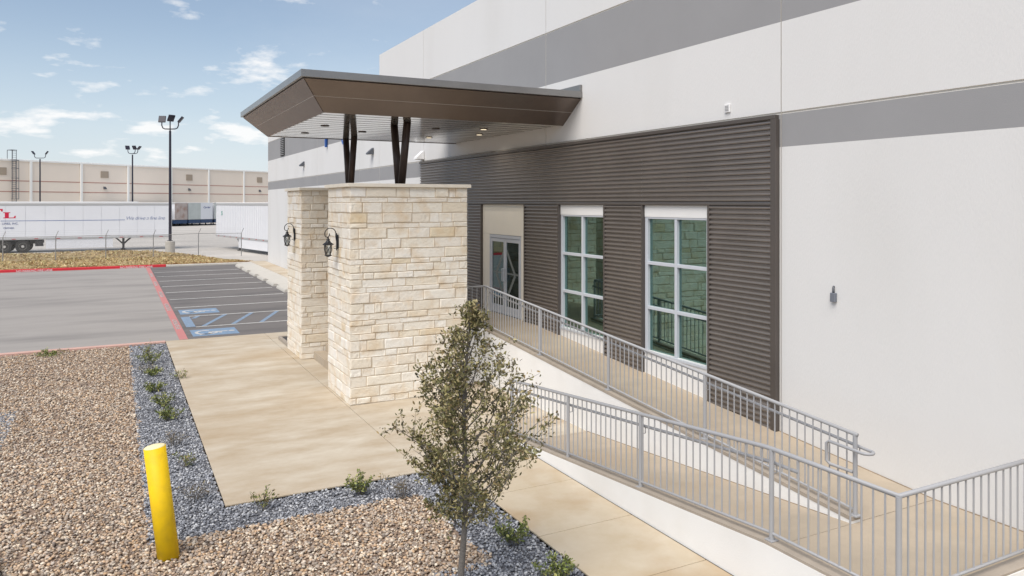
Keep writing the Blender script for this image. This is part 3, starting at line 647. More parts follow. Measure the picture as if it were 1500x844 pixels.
for (x, y) in ((4.15, 18.9), (4.15, 16.9), (5.3, 17.9), (6.6, 16.4), (7.6, 15.9), (7.3, 18.6), (8.1, 17.2)):
    link('downlight', dlm, can, Vector((x, y, ZS - .016)) - can.location)
for (x, y) in ((7.6, 15.9), (7.3, 18.6), (8.1, 17.2)):     # the downlights nearest the wall are lit
    ld = bpy.data.lights.new('downlight_lamp', 'SPOT'); ld.energy = 34; ld.color = (1, .90, .76); ld.spot_size = R(150); ld.spot_blend = 1; ld.shadow_soft_size = .06
    lo = link('downlight_lamp', ld, can, Vector((x, y, ZS - .05)) - can.location)
    b = MB(); b.lathe([(.001, 0), (.07, 0), (.07, .004)], (x, y, ZS - .020), 14); b.build('lit_lens', 'lamp_glow', can)
for (yb_, yts, zb_) in ((15.72, (15.27, 16.12), 4.38), (19.72, (19.30, 20.10), 4.40)):
    for k, yt in enumerate(yts):
        y_b = yb_ + (-.085 if k == 0 else .085)
        b = MB(); b.tube([(5.5, y_b, zb_), (5.5, yt, ZS - .001)], .082, 16); P = b.build('post', 'pole_bronze', can, smooth=False)
        for pl in P.data.polygons: pl.use_smooth = len(pl.vertices) == 4

# ================================================================== stone pillars
def pillar(label, x0, x1, y0, y1, zb, seed):
    rr = random.Random(seed); t_ = thing('stone_pillar', label, 'pillar', (x0, y0, zb), 0, 'pillars carrying the canopy')
    top = 4.31; MB().box(x0 + .010, x1 - .010, y0 + .010, y1 - .010, zb, top).build('mortar_core', 'plinth_mortar', t_)
    MB().bbox(x0 - .07, x1 + .07, y0 - .07, y1 + .07, top + .001, top + .075, .008).build('cap_slab', 'limestone_cap', t_)
    zs = [zb]; last = 0
    while zs[-1] < top - .12:
        hh = rr.choice([h_ for h_ in (.105, .135, .165, .205, .215) if h_ != last]); last = hh; zs.append(zs[-1] + hh)
    k_ = (top - zb) / (zs[-1] - zb); zs = [zb + (z - zb) * k_ for z in zs]
    stuff = MB(); gap = .013
    def stone(bm, u0, u1, v0, v1, face, d0, d1):
        """face: 'f' front (-y), 'l' left (-x), 'r' right (+x), 'b' back (+y); u along the face, v up; pitched face with chipped rim"""
        pr = rr.uniform(-.004, .016); j = lambda a_=.006: rr.uniform(-a_, a_)
        rim = [(u0 + j(.003), v0 + j(.003)), (u1 + j(.003), v0 + j(.003)), (u1 + j(.003), v1 + j(.003)), (u0 + j(.003), v1 + j(.003))]
        q = .013; um = u0 + (u1 - u0) * rr.uniform(.3, .7)
        inn = [(u0 + q + abs(j(.008)), v0 + q + abs(j())), (um, v0 + q + abs(j())), (u1 - q - abs(j(.008)), v0 + q + abs(j())), (u1 - q - abs(j(.008)), v1 - q - abs(j())), (um + j(.03), v1 - q - abs(j())), (u0 + q + abs(j(.008)), v1 - q - abs(j()))]
        pts = [(u, v, .03) for u, v in rim] + [(u, v, -.002 + j(.003)) for u, v in rim] + [(u, v, -pr + j(.005)) for u, v in inn]
        F = [(0, 1, 5, 4), (1, 2, 6, 5), (2, 3, 7, 6), (3, 0, 4, 7), (4, 5, 10, 9, 8), (5, 6, 11, 10), (6, 7, 13, 12, 11), (7, 4, 8, 13), (8, 9, 12, 13), (9, 10, 11, 12)]
        if face == 'f': P = [(u, y0 + d, v) for u, v, d in pts]
        elif face == 'b': P = [(u, y1 - d, v) for u, v, d in pts]
        elif face == 'l': P = [(x0 + d, u, v) for u, v, d in pts]
        else: P = [(x1 - d, u, v) for u, v, d in pts]
        bm.add(P, F)
    for ci, (za, zc) in enumerate(zip(zs[:-1], zs[1:])):
        for face, (ua, ub) in (('f', (x0, x1)), ('l', (y0, y1)), ('r', (y0, y1)), ('b', (x0, x1))):
            u = ua; hh = zc - za; first = True
            while u < ub - .01:
                wd_ = rr.uniform(.24, .62) if hh < .15 else rr.uniform(.22, .74)
                if first: wd_ *= rr.uniform(.35, 1.0); first = False
                if rr.random() < .12: wd_ *= .5
                nu = u + max(.12, wd_)
                if nu > ub - .13: nu = ub
                ea = gap / 2 if u > ua else 0.002; eb = gap / 2 if nu < ub else 0.002
                if face in 'fl':
                    bm = MB(); stone(bm, u + ea, nu - eb, za + gap / 2, zc - gap / 2, face, 0, 0); bm.build('stone', 'limestone', t_, fix=True)
                else: stone(stuff, u + ea, nu - eb, za + gap / 2, zc - gap / 2, face, 0, 0)
                u = nu
    o_ = stuff.build('rear_stonework', 'limestone', t_); o_['kind'] = 'stuff'
    return t_
pillar('cream limestone pillar nearer the young tree, the larger in view', 4.10, 6.62, 14.66, 16.40, 0.0, 21)
pillar('cream limestone pillar standing behind, partly hidden by the nearer one, next to the parking stalls', 4.20, 6.72, 19.55, 21.28, 0.0, 22)
# low dark bed behind the far pillar
t_ = thing('planting_bed', 'low concrete-edged bed of dark mulch behind the far pillar', 'planting bed', (4.25, 22, 0))
b = MB(); b.bbox(4.22, 4.30, 21.32, 22.75, 0, .10, .008); b.bbox(4.301, 6.7, 22.67, 22.75, 0, .099, .008); b.bbox(4.301, 6.7, 21.32, 21.40, 0, .099, .008); b.build('edging', 'concrete_curbtop', t_)
MB().box(4.302, 6.7, 21.401, 22.669, 0.001, .08).build('mulch', 'mulch', t_)

# ================================================================== wall lanterns
def lantern(label, x, y, z):
    t_ = thing('wall_lantern', label, 'lantern', (x, y, z), 0, 'lanterns on the pillars')
    b = MB(); b.bbox(-.035, -.012, -.05, .05, -.15, .15, .01); b.bbox(-.045, -.036, -.035, .035, -.18, .18, .004); b.build('backplate', 'black_iron', t_, local=True)
    # scroll arm: up from the plate, over and curling above the lamp
    pts = [(-.045, 0, .02), (-.06, 0, .12)]
    pts += [(-.17 + .115 * math.cos(R(a_)), 0, .17 + .115 * math.sin(R(a_))) for a_ in range(-10, 200, 15)]
    pts += [(-.235 + .05 * math.cos(R(a_)), 0, .15 + .05 * math.sin(R(a_))) for a_ in range(190, 400, 25)]
    b = MB(); b.tube(pts, .0095, 8); b.tube([(-.045, 0, -.13), (-.09, 0, -.135), (-.10, 0, -.12)], .007, 6); b.build('scroll_arm', 'black_iron', t_, local=True, smooth=True)
    cx = -.215
    b = MB(); b.lathe([(.008, .10), (.02, .09), (.012, .075), (.035, .06), (.04, .05), (.028, .04), (.05, .01), (.055, -.005), (.10, -.035), (.115, -.045), (.115, -.06), (.02, -.06)], (cx, 0, 0), 10); b.build('hood', 'black_iron', t_, local=True)
    b = MB(); b.lathe([(.088, -.062), (.058, -.27)], (cx, 0, 0), 8); b.build('glass', 'lantern_glass', t_, local=True)
    b = MB()
    for k in range(4):
        a0 = R(k * 90 + 22); a1 = R(k * 90 + 112)
        P = lambda r_a, z_, a_: (cx + r_a * math.cos(a_), r_a * math.sin(a_), z_)
        b.tube([P(.094, -.06, a0), P(.064, -.27, a0)], .007, 5); b.tube([P(.094, -.065, a0), P(.078, -.165, (a0 + a1) / 2), P(.064, -.265, a1)], .005, 5); b.tube([P(.094, -.065, a1), P(.078, -.165, (a0 + a1) / 2), P(.064, -.265, a0)], .005, 5)
    b.build('cage', 'black_iron', t_, local=True)
    b = MB(); b.lathe([(.072, -.268), (.074, -.285), (.05, -.292), (.015, -.31), (.004, -.315)], (cx, 0, 0), 10); b.build('base', 'black_iron', t_, local=True)
lantern('black scroll-arm lantern on the nearer stone pillar', 4.10, 15.55, 3.19)
lantern('black scroll-arm lantern on the farther stone pillar', 4.20, 20.25, 3.17)

# ================================================================== ramp
YL0, YL1 = 4.10, 5.73; ZLnd = 0.40; YS = 11.1; YT = 15.4; ZTop = 1.13
ramp = thing('access_ramp', 'white-sided concrete access ramp doubling back along the wall to the door', 'ramp', (7.3, 10, 0))
b = MB(); b.prism([(YL1 + .004, -.05), (YS, -.05), (YS, 0.002), (YL1 + .004, ZLnd)], 'x', 6.031, 7.309); b.build('lower_slope', 'concrete_ramp', ramp)
b = MB(); b.prism([(YL1 - .004, -.05), (YL1 - .004, ZLnd), (YL0 + .15, ZLnd), (YL0 + .15, -.05)], 'x', 6.031, 8.798); b.build('turning_landing', 'concrete_ramp', ramp)
b = MB(); b.prism([(YL1 + .004, -.05), (YT, -.05), (YT, ZTop), (YL1 + .004, ZLnd + .002)], 'x', 7.451, 8.797); b.build('upper_slope', 'concrete_ramp', ramp)
b = MB(); b.bbox(6.0, 8.796, YT + .006, 20.5, .0, ZTop, .004); b.build('door_landing', 'concrete_ramp', ramp)
for k in range(6): MB().bbox(6.0 - .3 * (k + 1), 6.0 - .3 * k - .002, 16.45, 19.5, 0.001, ZTop - .188 * (k + 1) + .0, .004).build('step', 'concrete_ramp', ramp) if ZTop - .188 * (k + 1) > .02 else None
# outer kerb wall: rises with the lower slope, level round the landing
def kerbz(y): return .54 if y <= 5.65 else max(0.02, .54 - .0858 * (y - 5.65))
b = MB(); b.prism([(YL0, -.05), (11.7, -.05), (11.7, .02), (5.65, .51), (YL0, .51)], 'x', 5.88, 6.03); b.build('outer_wall', 'ramp_white', ramp)
b = MB(); b.prism([(YL0, .5105), (5.65, .5105), (11.7, .0205), (11.7, .05), (5.65, .54), (YL0, .54)], 'x', 5.885, 6.033); b.build('outer_wall_top', 'concrete_curbtop', ramp)
b = MB(); b.bbox(6.034, 8.79, YL0, YL0 + .149, -.05, .51, .004); b.build('end_wall', 'ramp_white', ramp); MB().bbox(6.035, 8.789, YL0 + .003, YL0 + .152, .511, .54, .004).build('end_wall_top', 'concrete_curbtop', ramp)
slope_u = (ZTop - ZLnd) / (YT - YL1)
b = MB(); b.prism([(YL1, ZLnd - .03), (YL1, ZLnd + .03), (YT, ZTop + .03), (YT, -.05), (YS, -.05)], 'x', 7.31, 7.45); b.build('middle_wall', 'ramp_white', ramp)
b = MB(); b.prism([(YL1 - .005, ZLnd + .0305), (YT, ZTop + .0305), (YT, ZTop + .075), (YL1 - .005, ZLnd + .075)], 'x', 7.305, 7.455); b.build('middle_wall_top', 'concrete_curbtop', ramp)
b = MB(); b.bbox(6.0, 7.449, YT - .14, YT, -.05, ZTop + .05, .004); b.build('landing_front_wall', 'ramp_white', ramp)
MB().box(5.8625, 5.8795, 4.1, 10.59, -.05, -.004).build('joint_filler', 'joint_dark', ramp)
for pts in ([(8.792, YL0 + .16, ZLnd + .002), (8.792, YL1, ZLnd + .002), (8.79, YT, ZTop + .002)],): b = MB(); b.tube(pts, .009, 5); b.build('joint_filler', 'joint_tan', ramp)
b = MB(); b.tube([(7.308, YL1 + .3, ZLnd - .02), (7.308, YS, .004)], .006, 5); b.build('joint_filler', 'joint_tan', ramp)
struct(sheet('side_yard_slab', [(5.88, -20), (8.79, -20), (8.79, 4.09), (5.88, 4.09)], 0.0, 'concrete_walk', None, 0.15))

# ================================================================== railings
bal_me = MB().tube([(0, 0, 0), (0, 0, 1)], .0090, 8).mesh('baluster', 'rail_grey', fix=False)
pst_me = MB().tube([(0, 0, 0), (0, 0, 1)], .026, 12).mesh('post', 'rail_grey', fix=False)
def baluster_run(root, p_of, bot, topz, ts, skip=()):
    for t_ in ts:
        if any(abs(t_ - q) < .045 for q in skip): continue
        x, y = p_of(t_); z0, z1 = bot(t_), topz(t_)
        link('baluster', bal_me, root, Vector((x, y, z0)) - root.location, None, (1, 1, z1 - z0))
def post(root, x, y, z0, z1):
    p = link('post', pst_me, root, Vector((x, y, z0)) - root.location, None, (1, 1, z1 - z0)); return p
frange = lambda a_, c_, st: [a_ + st * k for k in range(int((c_ - a_) / st) + 1)]
# lower railing with the corner and the return to the wall
XR = 5.955
rl = thing('ramp_railing', 'grey tubular railing outside the lower ramp, turning at the front landing corner', 'railing', (XR, 7, .3))
rtop = lambda y: 1.48 if y <= 5.65 else 1.48 - .0867 * (y - 5.65)
rbot = lambda y: kerbz(y) + .075
yk0, yk1 = 4.20, 11.35
b = MB(); b.tube([(8.79, yk0, 1.48), (XR, yk0, 1.48), (XR, 5.60, 1.48), (XR, 5.72, 1.475), (XR, yk1, rtop(yk1)), (XR, yk1 + .02, rtop(yk1) - .03)], .0235, 12); b.build('top_rail', 'rail_grey', rl, smooth=True)
b = MB(); b.tube([(8.79, yk0, .615), (XR, yk0, .615), (XR, 5.65, .615), (XR, yk1, rbot(yk1))], .016, 10); b.build('bottom_rail', 'rail_grey', rl, smooth=True)
hz = lambda y: rtop(y) - .165
b = MB(); b.tube([(XR + .075, 5.35, 1.31), (XR + .075, 5.68, 1.31), (XR + .075, yk1 + .25, hz(yk1 + .25)), (XR + .075, yk1 + .28, hz(yk1) - .1)], .019, 10); b.build('handrail', 'rail_grey', rl, smooth=True)
pys = [4.20, 5.62, 7.80, 9.55, yk1]
for y in pys:
    post(rl, XR, y, kerbz(y) - .01, rtop(y) - .005)
    MB().bbox(XR - .05, XR + .05, y - .05, y + .05, kerbz(y) + .001, kerbz(y) + .012, .002).build('base_plate', 'rail_grey', rl)
    if y > 5: b = MB(); b.tube([(XR + .02, y, hz(y) - .09), (XR + .075, y, hz(y) - .09), (XR + .075, y, hz(y) - .015)], .007, 6); b.build('bracket', 'rail_grey', rl)
baluster_run(rl, lambda t_: (XR, t_), rbot, rtop, frange(yk0 + .13, yk1 - .05, .118), pys)
baluster_run(rl, lambda t_: (t_, yk0), lambda t_: .615, lambda t_: 1.48, frange(XR + .125, 8.72, .118))
# upper railing
XU = 7.38
ru = thing('ramp_railing', 'grey tubular railing between the two ramp runs, below the windows, ending in a looped handrail', 'railing', (XU, 10, .8))
us = lambda y: ZLnd + .075 + (min(y, YT) - YL1) * slope_u
utop = lambda y: us(y) + .915; ubot = lambda y: us(y) + .065; uh = lambda y: utop(y) - .135
b = MB(); b.tube([(XU, YL1 - .02, utop(YL1) - .0), (XU, YT - .07, utop(YT)), (6.02, YT - .07, utop(YT))], .0225, 12); b.build('top_rail', 'rail_grey', ru, smooth=True)
b = MB(); b.tube([(XU, YL1 + .02, ubot(YL1)), (XU, YT - .07, ubot(YT)), (6.02, YT - .07, ubot(YT))], .016, 10); b.build('bottom_rail', 'rail_grey', ru, smooth=True)
b = MB(); e = YL1
b.tube([(XU + .075, YT - .1, uh(YT)), (XU + .075, e - .05, uh(e) - .02)] + [(XU + .075 * math.cos(R(a_)), e - .12 - .085 * math.sin(R(a_)), uh(e) - .025) for a_ in range(0, 181, 20)] + [(XU - .075, e + .30, uh(e) - .01), (XU - .075, e + .335, uh(e) - .04), (XU - .075, e + .335, uh(e) - .24), (XU - .06, e + .30, uh(e) - .275), (XU - .02, e + .03, uh(e) - .29)], .019, 10); b.build('handrail', 'rail_grey', ru, smooth=True)
pus = [YL1 + .01, 8.19, 10.55, 12.87, YT - .07]
for y in pus:
    post(ru, XU, y, us(y) - .01 if y > 5.8 else ZLnd + .06, utop(y))
    MB().bbox(XU - .05, XU + .05, y - .05, y + .05, us(y) - .004, us(y) + .014, .002).build('base_plate', 'rail_grey', ru)
    b = MB(); b.tube([(XU + .02, y, uh(y) - .09), (XU + .075, y, uh(y) - .09), (XU + .075, y, uh(y) - .015)], .007, 6); b.build('bracket', 'rail_grey', ru)
baluster_run(ru, lambda t_: (XU, t_), ubot, utop, frange(YL1 + .12, YT - .12, .118), pus)
baluster_run(ru, lambda t_: (t_, YT - .07), lambda t_: ubot(YT), lambda t_: utop(YT), frange(6.1, XU - .06, .118))

# ================================================================== yellow bollard (leaning)
t_ = thing('bollard', 'yellow steel pipe bollard leaning slightly in the tan gravel', 'bollard', (0.54, 9.43, -0.06)); t_.rotation_euler = Euler((R(-3.4), R(-6.4), 0))
b = MB(); b.tube([(0, 0, -.15), (0, 0, 1.29)], .117, 40); P = b.build('pipe', 'bollard_yellow', t_, local=True)
for pl in P.data.polygons: pl.use_smooth = len(pl.vertices) == 4
b = MB(); b.lathe([(.112, 1.291), (.105, 1.300), (.06, 1.312), (.001, 1.316)], (0, 0, 0), 40); b.build('cap', 'bollard_cap', t_, local=True)

# ================================================================== young oak
def leaves_mesh(name, P, D, size, pal, seed, ratio=.42):
    """leaf quads bent on the midrib: P base points, D directions"""
    r = np.random.default_rng(seed); n = len(P)
    D = D / np.linalg.norm(D, axis=1, keepdims=True); rv = r.normal(size=(n, 3)); Sd = np.cross(D, rv); Sd /= np.linalg.norm(Sd, axis=1, keepdims=True); U = np.cross(Sd, D)
    s = size[0] + (size[1] - size[0]) * r.random((n, 1)); wd = s * ratio * (.8 + .4 * r.random((n, 1)))
    a_ = P; m1 = P + D * s * .35 - U * s * .03; m2 = P + D * s * .72 - U * s * .05; tip = P + D * s - U * s * .12
    V = np.stack([a_, m1 + Sd * wd * .5 + U * wd * .15, m2 + Sd * wd * .42 + U * wd * .12, tip, m2 - Sd * wd * .42 + U * wd * .12, m1 - Sd * wd * .5 + U * wd * .15], 1).reshape(-1, 3)
    F = np.array([(0, 1, 2, 3), (0, 3, 4, 5)]); FF = (F[None] + (np.arange(n) * 6)[:, None, None]).reshape(-1, 4)
    pal = np.array([p[:3] for p in pal]); c = pal[r.integers(0, len(pal), n)] * (.7 + .65 * r.random((n, 1)))
    return np_mesh(name, V, FF, np.repeat(c, 6, 0), 'leaf')
OAK_SEED = 17
def oak(x, y, H, label):
    rr = random.Random(OAK_SEED); t_ = thing('oak_sapling', label, 'tree', (x, y, -.04))
    right = Vector((C, -S, 0)); tb = MB()
    def tp(z): return Vector((0.02 * math.sin(z * 2.3), .025 * math.sin(z * 3.1 + 1), z)) + right * (.035 * z)
    zs = [H * k / 22 for k in range(23)]
    tb.tube([tp(z) for z in zs], [max(.005, .034 * (1 - z / H) ** .8 + .004) for z in zs], 8); tb.build('trunk', 'bark', t_, local=True, smooth=True)
    lim = MB(); LP, LD = [], []
    def leafy(p, d, n_, spread=.03):
        for _ in range(n_):
            v = Vector((rr.gauss(0, 1), rr.gauss(0, 1), rr.gauss(0, 1))).normalized()
            dd = (d * .55 + v * .9 + Vector((0, 0, .12))).normalized(); q = p + Vector((rr.gauss(0, spread), rr.gauss(0, spread), rr.gauss(0, spread)))
            LP.append(tuple(q)); LD.append(tuple(dd))
    def branch(p, d, ln, rad, lev, dens=1.0):
        pts = [p]; q = p; dd = d.normalized(); nseg = 8 if lev == 0 else 4
        for k in range(nseg):
            dd = (dd + Vector((rr.gauss(0, .13), rr.gauss(0, .13), rr.gauss(0, .10) + (.09 if lev == 0 else .03)))).normalized(); q = q + dd * (ln / nseg); pts.append(q)
            fr = (k + 1) / nseg
            if lev == 0 and fr > .15:
                for _ in range(1 if rr.random() < .35 else 2):
                    v = Vector((rr.gauss(0, 1), rr.gauss(0, 1), rr.gauss(0, .7))).normalized(); branch(q, dd * .6 + v * .9, ln * rr.uniform(.20, .38) * (1.1 - .45 * fr) + .03, rad * .42, 1, dens)
            if lev == 1 and rr.random() < dens:
                leafy(q, dd, rr.choice((2, 3, 4, 5)), .017)
                if rr.random() < .30: leafy(q, dd, 6, .035)
            if lev == 0 and fr > .4 and rr.random() < dens: leafy(q, dd, 3, .02)
        if lev == 0: leafy(pts[-1], dd, 7, .022)
        lim.tube(pts, [rad * (1 - .8 * k / (len(pts) - 1)) for k in range(len(pts))], 5 if lev == 0 else 4, cap=False)
    az = 0; NB = 56
    for k in range(NB):
        f = (k + .5) / NB; f = f ** 1.22; z = .72 + (H - .84) * f; az += 2.4 + rr.uniform(-.4, .4)
        h_ = Vector((math.cos(az), math.sin(az), 0)); side = h_.dot(right)
        prof = (.52 + 3.4 * f) if f < .16 else (1.06 * max(0, 1 - (f - .16) / .84) ** .95 + .12)
        ln = prof * .93 * rr.uniform(.62, 1.12) * (1.05 + (.24 if f < .45 else .05) * side)
        up = .45 + .75 * f + rr.uniform(-.25, .25)
        branch(tp(z), h_ + Vector((0, 0, up)), ln, .012 * (1 - .55 * f), 0, .95 if f < .45 else (.65 if f < .6 else .32))
    branch(tp(1.45), -right * .75 + Vector((.05, .1, 1.15)), 1.05, .010, 0, .7)
    branch(tp(1.05), right * 1.0 + Vector((0, 0, .42)), 1.05, .011, 0)
    branch(tp(1.2), -right * 1.0 + Vector((.1, 0, .45)), .58, .011, 0)
    leafy(tp(H), Vector((0, 0, 1)), 10, .03)
    lim.build('limbs', 'bark', t_, local=True, smooth=True)
    pal = [srgb(*c) for c in ((118, 114, 70), (98, 96, 56), (142, 134, 90), (84, 82, 50), (162, 150, 110), (126, 108, 72), (108, 106, 70), (152, 142, 104))]
    link('crown', leaves_mesh('crown', np.array(LP), np.array(LD), (.028, .056), pal, 4), t_)
    print('oak leaves', len(LP))
oak(3.09, 7.02, 3.02, 'young oak with sparse olive-brown leaves in front of the ramp')

# ================================================================== small shrubs in the beds
def shrub(x, y, h_, rad, label, seed, kind='green'):
    rr = random.Random(seed); t_ = thing('shrub', label, 'shrub', (x, y, -.04), 0, 'small shrubs in the gravel beds'); sb = MB(); LP, LD = [], []
    nst = {'green': 15, 'dry': 13, 'sparse': 9, 'twig': 2}[kind]
    for k in range(nst):
        a_ = rr.uniform(0, 6.28); rr0 = rad * math.sqrt(rr.random()); p = Vector((.15 * rr0 * math.cos(a_), .15 * rr0 * math.sin(a_), .0)); e = Vector((rr0 * math.cos(a_), rr0 * math.sin(a_), h_ * rr.uniform(.6, 1.05) * (1 - .35 * (rr0 / rad) ** 2)))
        mid = p.lerp(e, .5) + Vector((rr.gauss(0, .02), rr.gauss(0, .02), .03)); sb.tube([p, mid, e], [.005, .004, .002], 4, cap=False)
        nl = {'green': 30, 'dry': 4, 'sparse': 14, 'twig': 8}[kind]
        for _ in range(nl):
            f = rr.uniform(.25, 1.03); q = (p.lerp(mid, f * 2) if f < .5 else mid.lerp(e, f * 2 - 1)); v = Vector((rr.gauss(0, 1), rr.gauss(0, 1), rr.gauss(.35, .8)))
            LP.append(tuple(q + Vector((rr.gauss(0, .015), rr.gauss(0, .015), rr.gauss(0, .015))))); LD.append(tuple(v))
        if kind == 'dry':
            for _ in range(2): v = Vector((rr.gauss(0, .06), rr.gauss(0, .06), rr.uniform(.02, .08))); sb.tube([mid, mid + v, mid + v * 1.7], [.003, .002, .0015], 3, cap=False)
    sb.build('stems', 'bark', t_, local=True)
    pal = {'green': ((112, 124, 62), (92, 104, 52), (140, 146, 84), (78, 88, 50), (160, 158, 96)), 'dry': ((120, 108, 90), (104, 92, 78), (136, 128, 100)), 'sparse': ((126, 134, 70), (150, 148, 92), (96, 104, 60), (132, 116, 84)), 'twig': ((140, 146, 92), (170, 150, 110))}[kind]
    link('foliage', leaves_mesh('foliage', np.array(LP), np.array(LD), (.028, .06), [srgb(*c) for c in pal], seed + 50, .38), t_)
def gp_(px, py):
    d = 1107 * 4.0 / (py - 297); r0 = (px - 750) / 1107 * d; return d * S + r0 * C, d * C - r0 * S
for i, (px, py, h_, rad, kind, label) in enumerate([
    (214, 520, .42, .26, 'sparse', 'tall thin shrub at the far end of the grey gravel strip'),
    (219, 532, .36, .30, 'green', 'bright green shrub second from the far end of the strip'),
    (213, 545, .24, .20, 'dry', 'dark bare shrub left of the green tuft near the far end'),
    (224, 550, .22, .20, 'green', 'low round green shrub just before the dark bare one'),
    (262, 555, .22, .18, 'sparse', 'light green sprig leaning over the plaza edge'),
    (227, 572, .22, .22, 'green', 'low dark green shrub midway along the grey strip'),
    (240, 594, .26, .25, 'green', 'bushy olive shrub behind the greyish one, midway along the strip'),
    (247, 614, .26, .24, 'green', 'greyish-green shrub nearest behind the bollard top'),
    (254, 650, .22, .24, 'dry', 'dry grey twiggy shrub right beside the bollard top'),
    (270, 682, .20, .18, 'sparse', 'small half-green shrub right of the bollard'),
    (284, 730, .22, .24, 'dry', 'bare grey shrub low on the strip near the plaza corner'),
    (385, 744, .28, .20, 'sparse', 'leggy shrub in front of the plaza corner'),
    (530, 722, .30, .20, 'green', 'green shrub in the grey strip left of the tree'),
    (560, 708, .18, .05, 'twig', 'single thin sprig poking up at the plaza edge'),
    (590, 728, .30, .16, 'dry', 'dark twiggy shrub just left of the oak branches'),
    (752, 794, .30, .22, 'green', 'light green shrub beside the walkway, right of the trunk'),
    (815, 842, .24, .22, 'green', 'shrub at the bottom edge beside the walkway'),
    (374, 783, .0, 0, '', ''), (72, 519, .12, .45, 'green', 'flat green weed patch at the far edge of the tan gravel')]):
    if not label: continue
    x, y = gp_(px, py); shrub(x, y, h_ * 1.2, rad * 1.15, label, 100 + i, kind)

# ================================================================== wheel stops
wm = None
names = ['nearest the pillars', 'second from the pillars', 'third from the pillars', 'fourth from the pillars', 'fifth from the pillars', 'sixth from the pillars']
for k in range(6):
    y0_ = line_y[1] + 2.73 * k + .45
    if wm is None:
        b = MB(); b.prism([(-.11, 0), (.11, 0), (.10, .06), (.065, .125), (-.065, .125), (-.10, .06)], 'y', 0, 1.9); wm = b.mesh('wheel_stop', 'concrete_pale'); 
    tag(link('wheel_stop', wm, None, (6.78, y0_, .0015)), 'pale concrete wheel stop at the stall ' + names[k], 'wheel stop', 'wheel stops along the sidewalk')

# ================================================================== chain-link fence
fn = thing('chain_link_fence', 'low chain-link fence with slanted post tips along the dry grass bank', 'fence', (0, 59.5, .1))
YF = 59.5; fz = lambda x: gz(x, YF)
fxs = [-12.5 + 2.98 * k for k in range(8)]
pm = MB().tube([(0, 0, -.1), (0, 0, 1.62), (0, 0, 1.62)], .03, 8); pm.tube([(0, 0, 1.6), (.16, -.10, 1.98)], .018, 6); pme = pm.mesh('post', 'galv')
for x in fxs: link('post', pme, fn, Vector((x, YF, fz(min(x, 7)))) - fn.location)
b = MB(); b.tube([(x, YF, fz(min(x, 7)) + 1.6) for x in fxs], .02, 6); b.build('top_rail', 'galv', fn)
for q in (.35, .68, 1.0):
    b = MB(); b.tube([(x + .16 * q, YF - .10 * q, fz(min(x, 7)) + 1.6 + .38 * q) for x in fxs], .003, 4); b.build('wire', 'galv', fn)
b = MB(); n_ = len(fxs); b.add([(x, YF - .03, fz(min(x, 7)) + .02) for x in fxs] + [(x, YF - .03, fz(min(x, 7)) + 1.58) for x in fxs], [(i, i + 1, n_ + i + 1, n_ + i) for i in range(n_ - 1)]); b.build('mesh_fabric', 'chainlink', fn)

# ================================================================== light poles
def light_pole(x, y, zb, H, heads, label, s=1.0):
    t_ = thing('light_pole', label, 'light pole', (x, y, zb), 0, 'light poles over the truck yard')
    b = MB(); b.lathe([(.36, -.3), (.36, .78), (.33, .82), (.1, .82)], n=20); b.build('concrete_base', 'concrete_pale', t_, local=True)
    b = MB(); b.bbox(-.2, .2, -.2, .2, .821, .86, .01); b.build('base_plate', 'lamp_pole', t_, local=True)
    b = MB(); b.tube([(0, 0, .861), (0, 0, H)], [.115 * s, .085 * s], 10); b.build('pole', 'lamp_pole', t_, local=True)
    rt = Vector((C, -S, 0))
    for (dx_, tw, tilt) in heads:
        p0 = Vector((0, 0, H - .02)); e = rt * dx_ + Vector((0, 0, H + .25)); 
        b = MB()
        if abs(dx_) > .1:
            sg = math.copysign(1, dx_); pts = [p0 + Vector((0, 0, .15)), p0 + rt * (dx_ - sg * .25) + Vector((0, 0, .16)), p0 + rt * (dx_ - sg * .08) + Vector((0, 0, .24)), p0 + rt * dx_ + Vector((0, 0, .45)), p0 + rt * dx_ + Vector((0, 0, .72))]
        else: pts = [p0, p0 + Vector((0, 0, .8))]
        b.tube(pts, .045, 8); A = b.build('arm', 'lamp_pole', t_, local=True, smooth=True)
        hd = MB().bbox(-.27, .27, -.06, .06, 0, .55, .02).mesh('lamp_head', 'lamp_pole'); link('lamp_head', hd, A, pts[-1] - Vector((0, 0, .03)), (R(tilt), 0, R(tw)))
hd3 = [(-.66, -20, -20), (0.0, 30, 30), (.66, 75, 38)]
light_pole(3.85, 65.6, 0.15, 9.55, hd3, 'dark three-headed light pole on a concrete base, nearest and tallest')
light_pole(2.0, 110.8, -.1, 10.4, [(-.6, 20, -25), (.35, -40, 30), (.7, 60, 40)], 'far dark light pole between the other two')
light_pole(-9.6, 128.1, -.1, 10.4, [(-.8, 70, -35), (.8, 80, 35)], 'far leftmost dark light pole with two splayed heads')

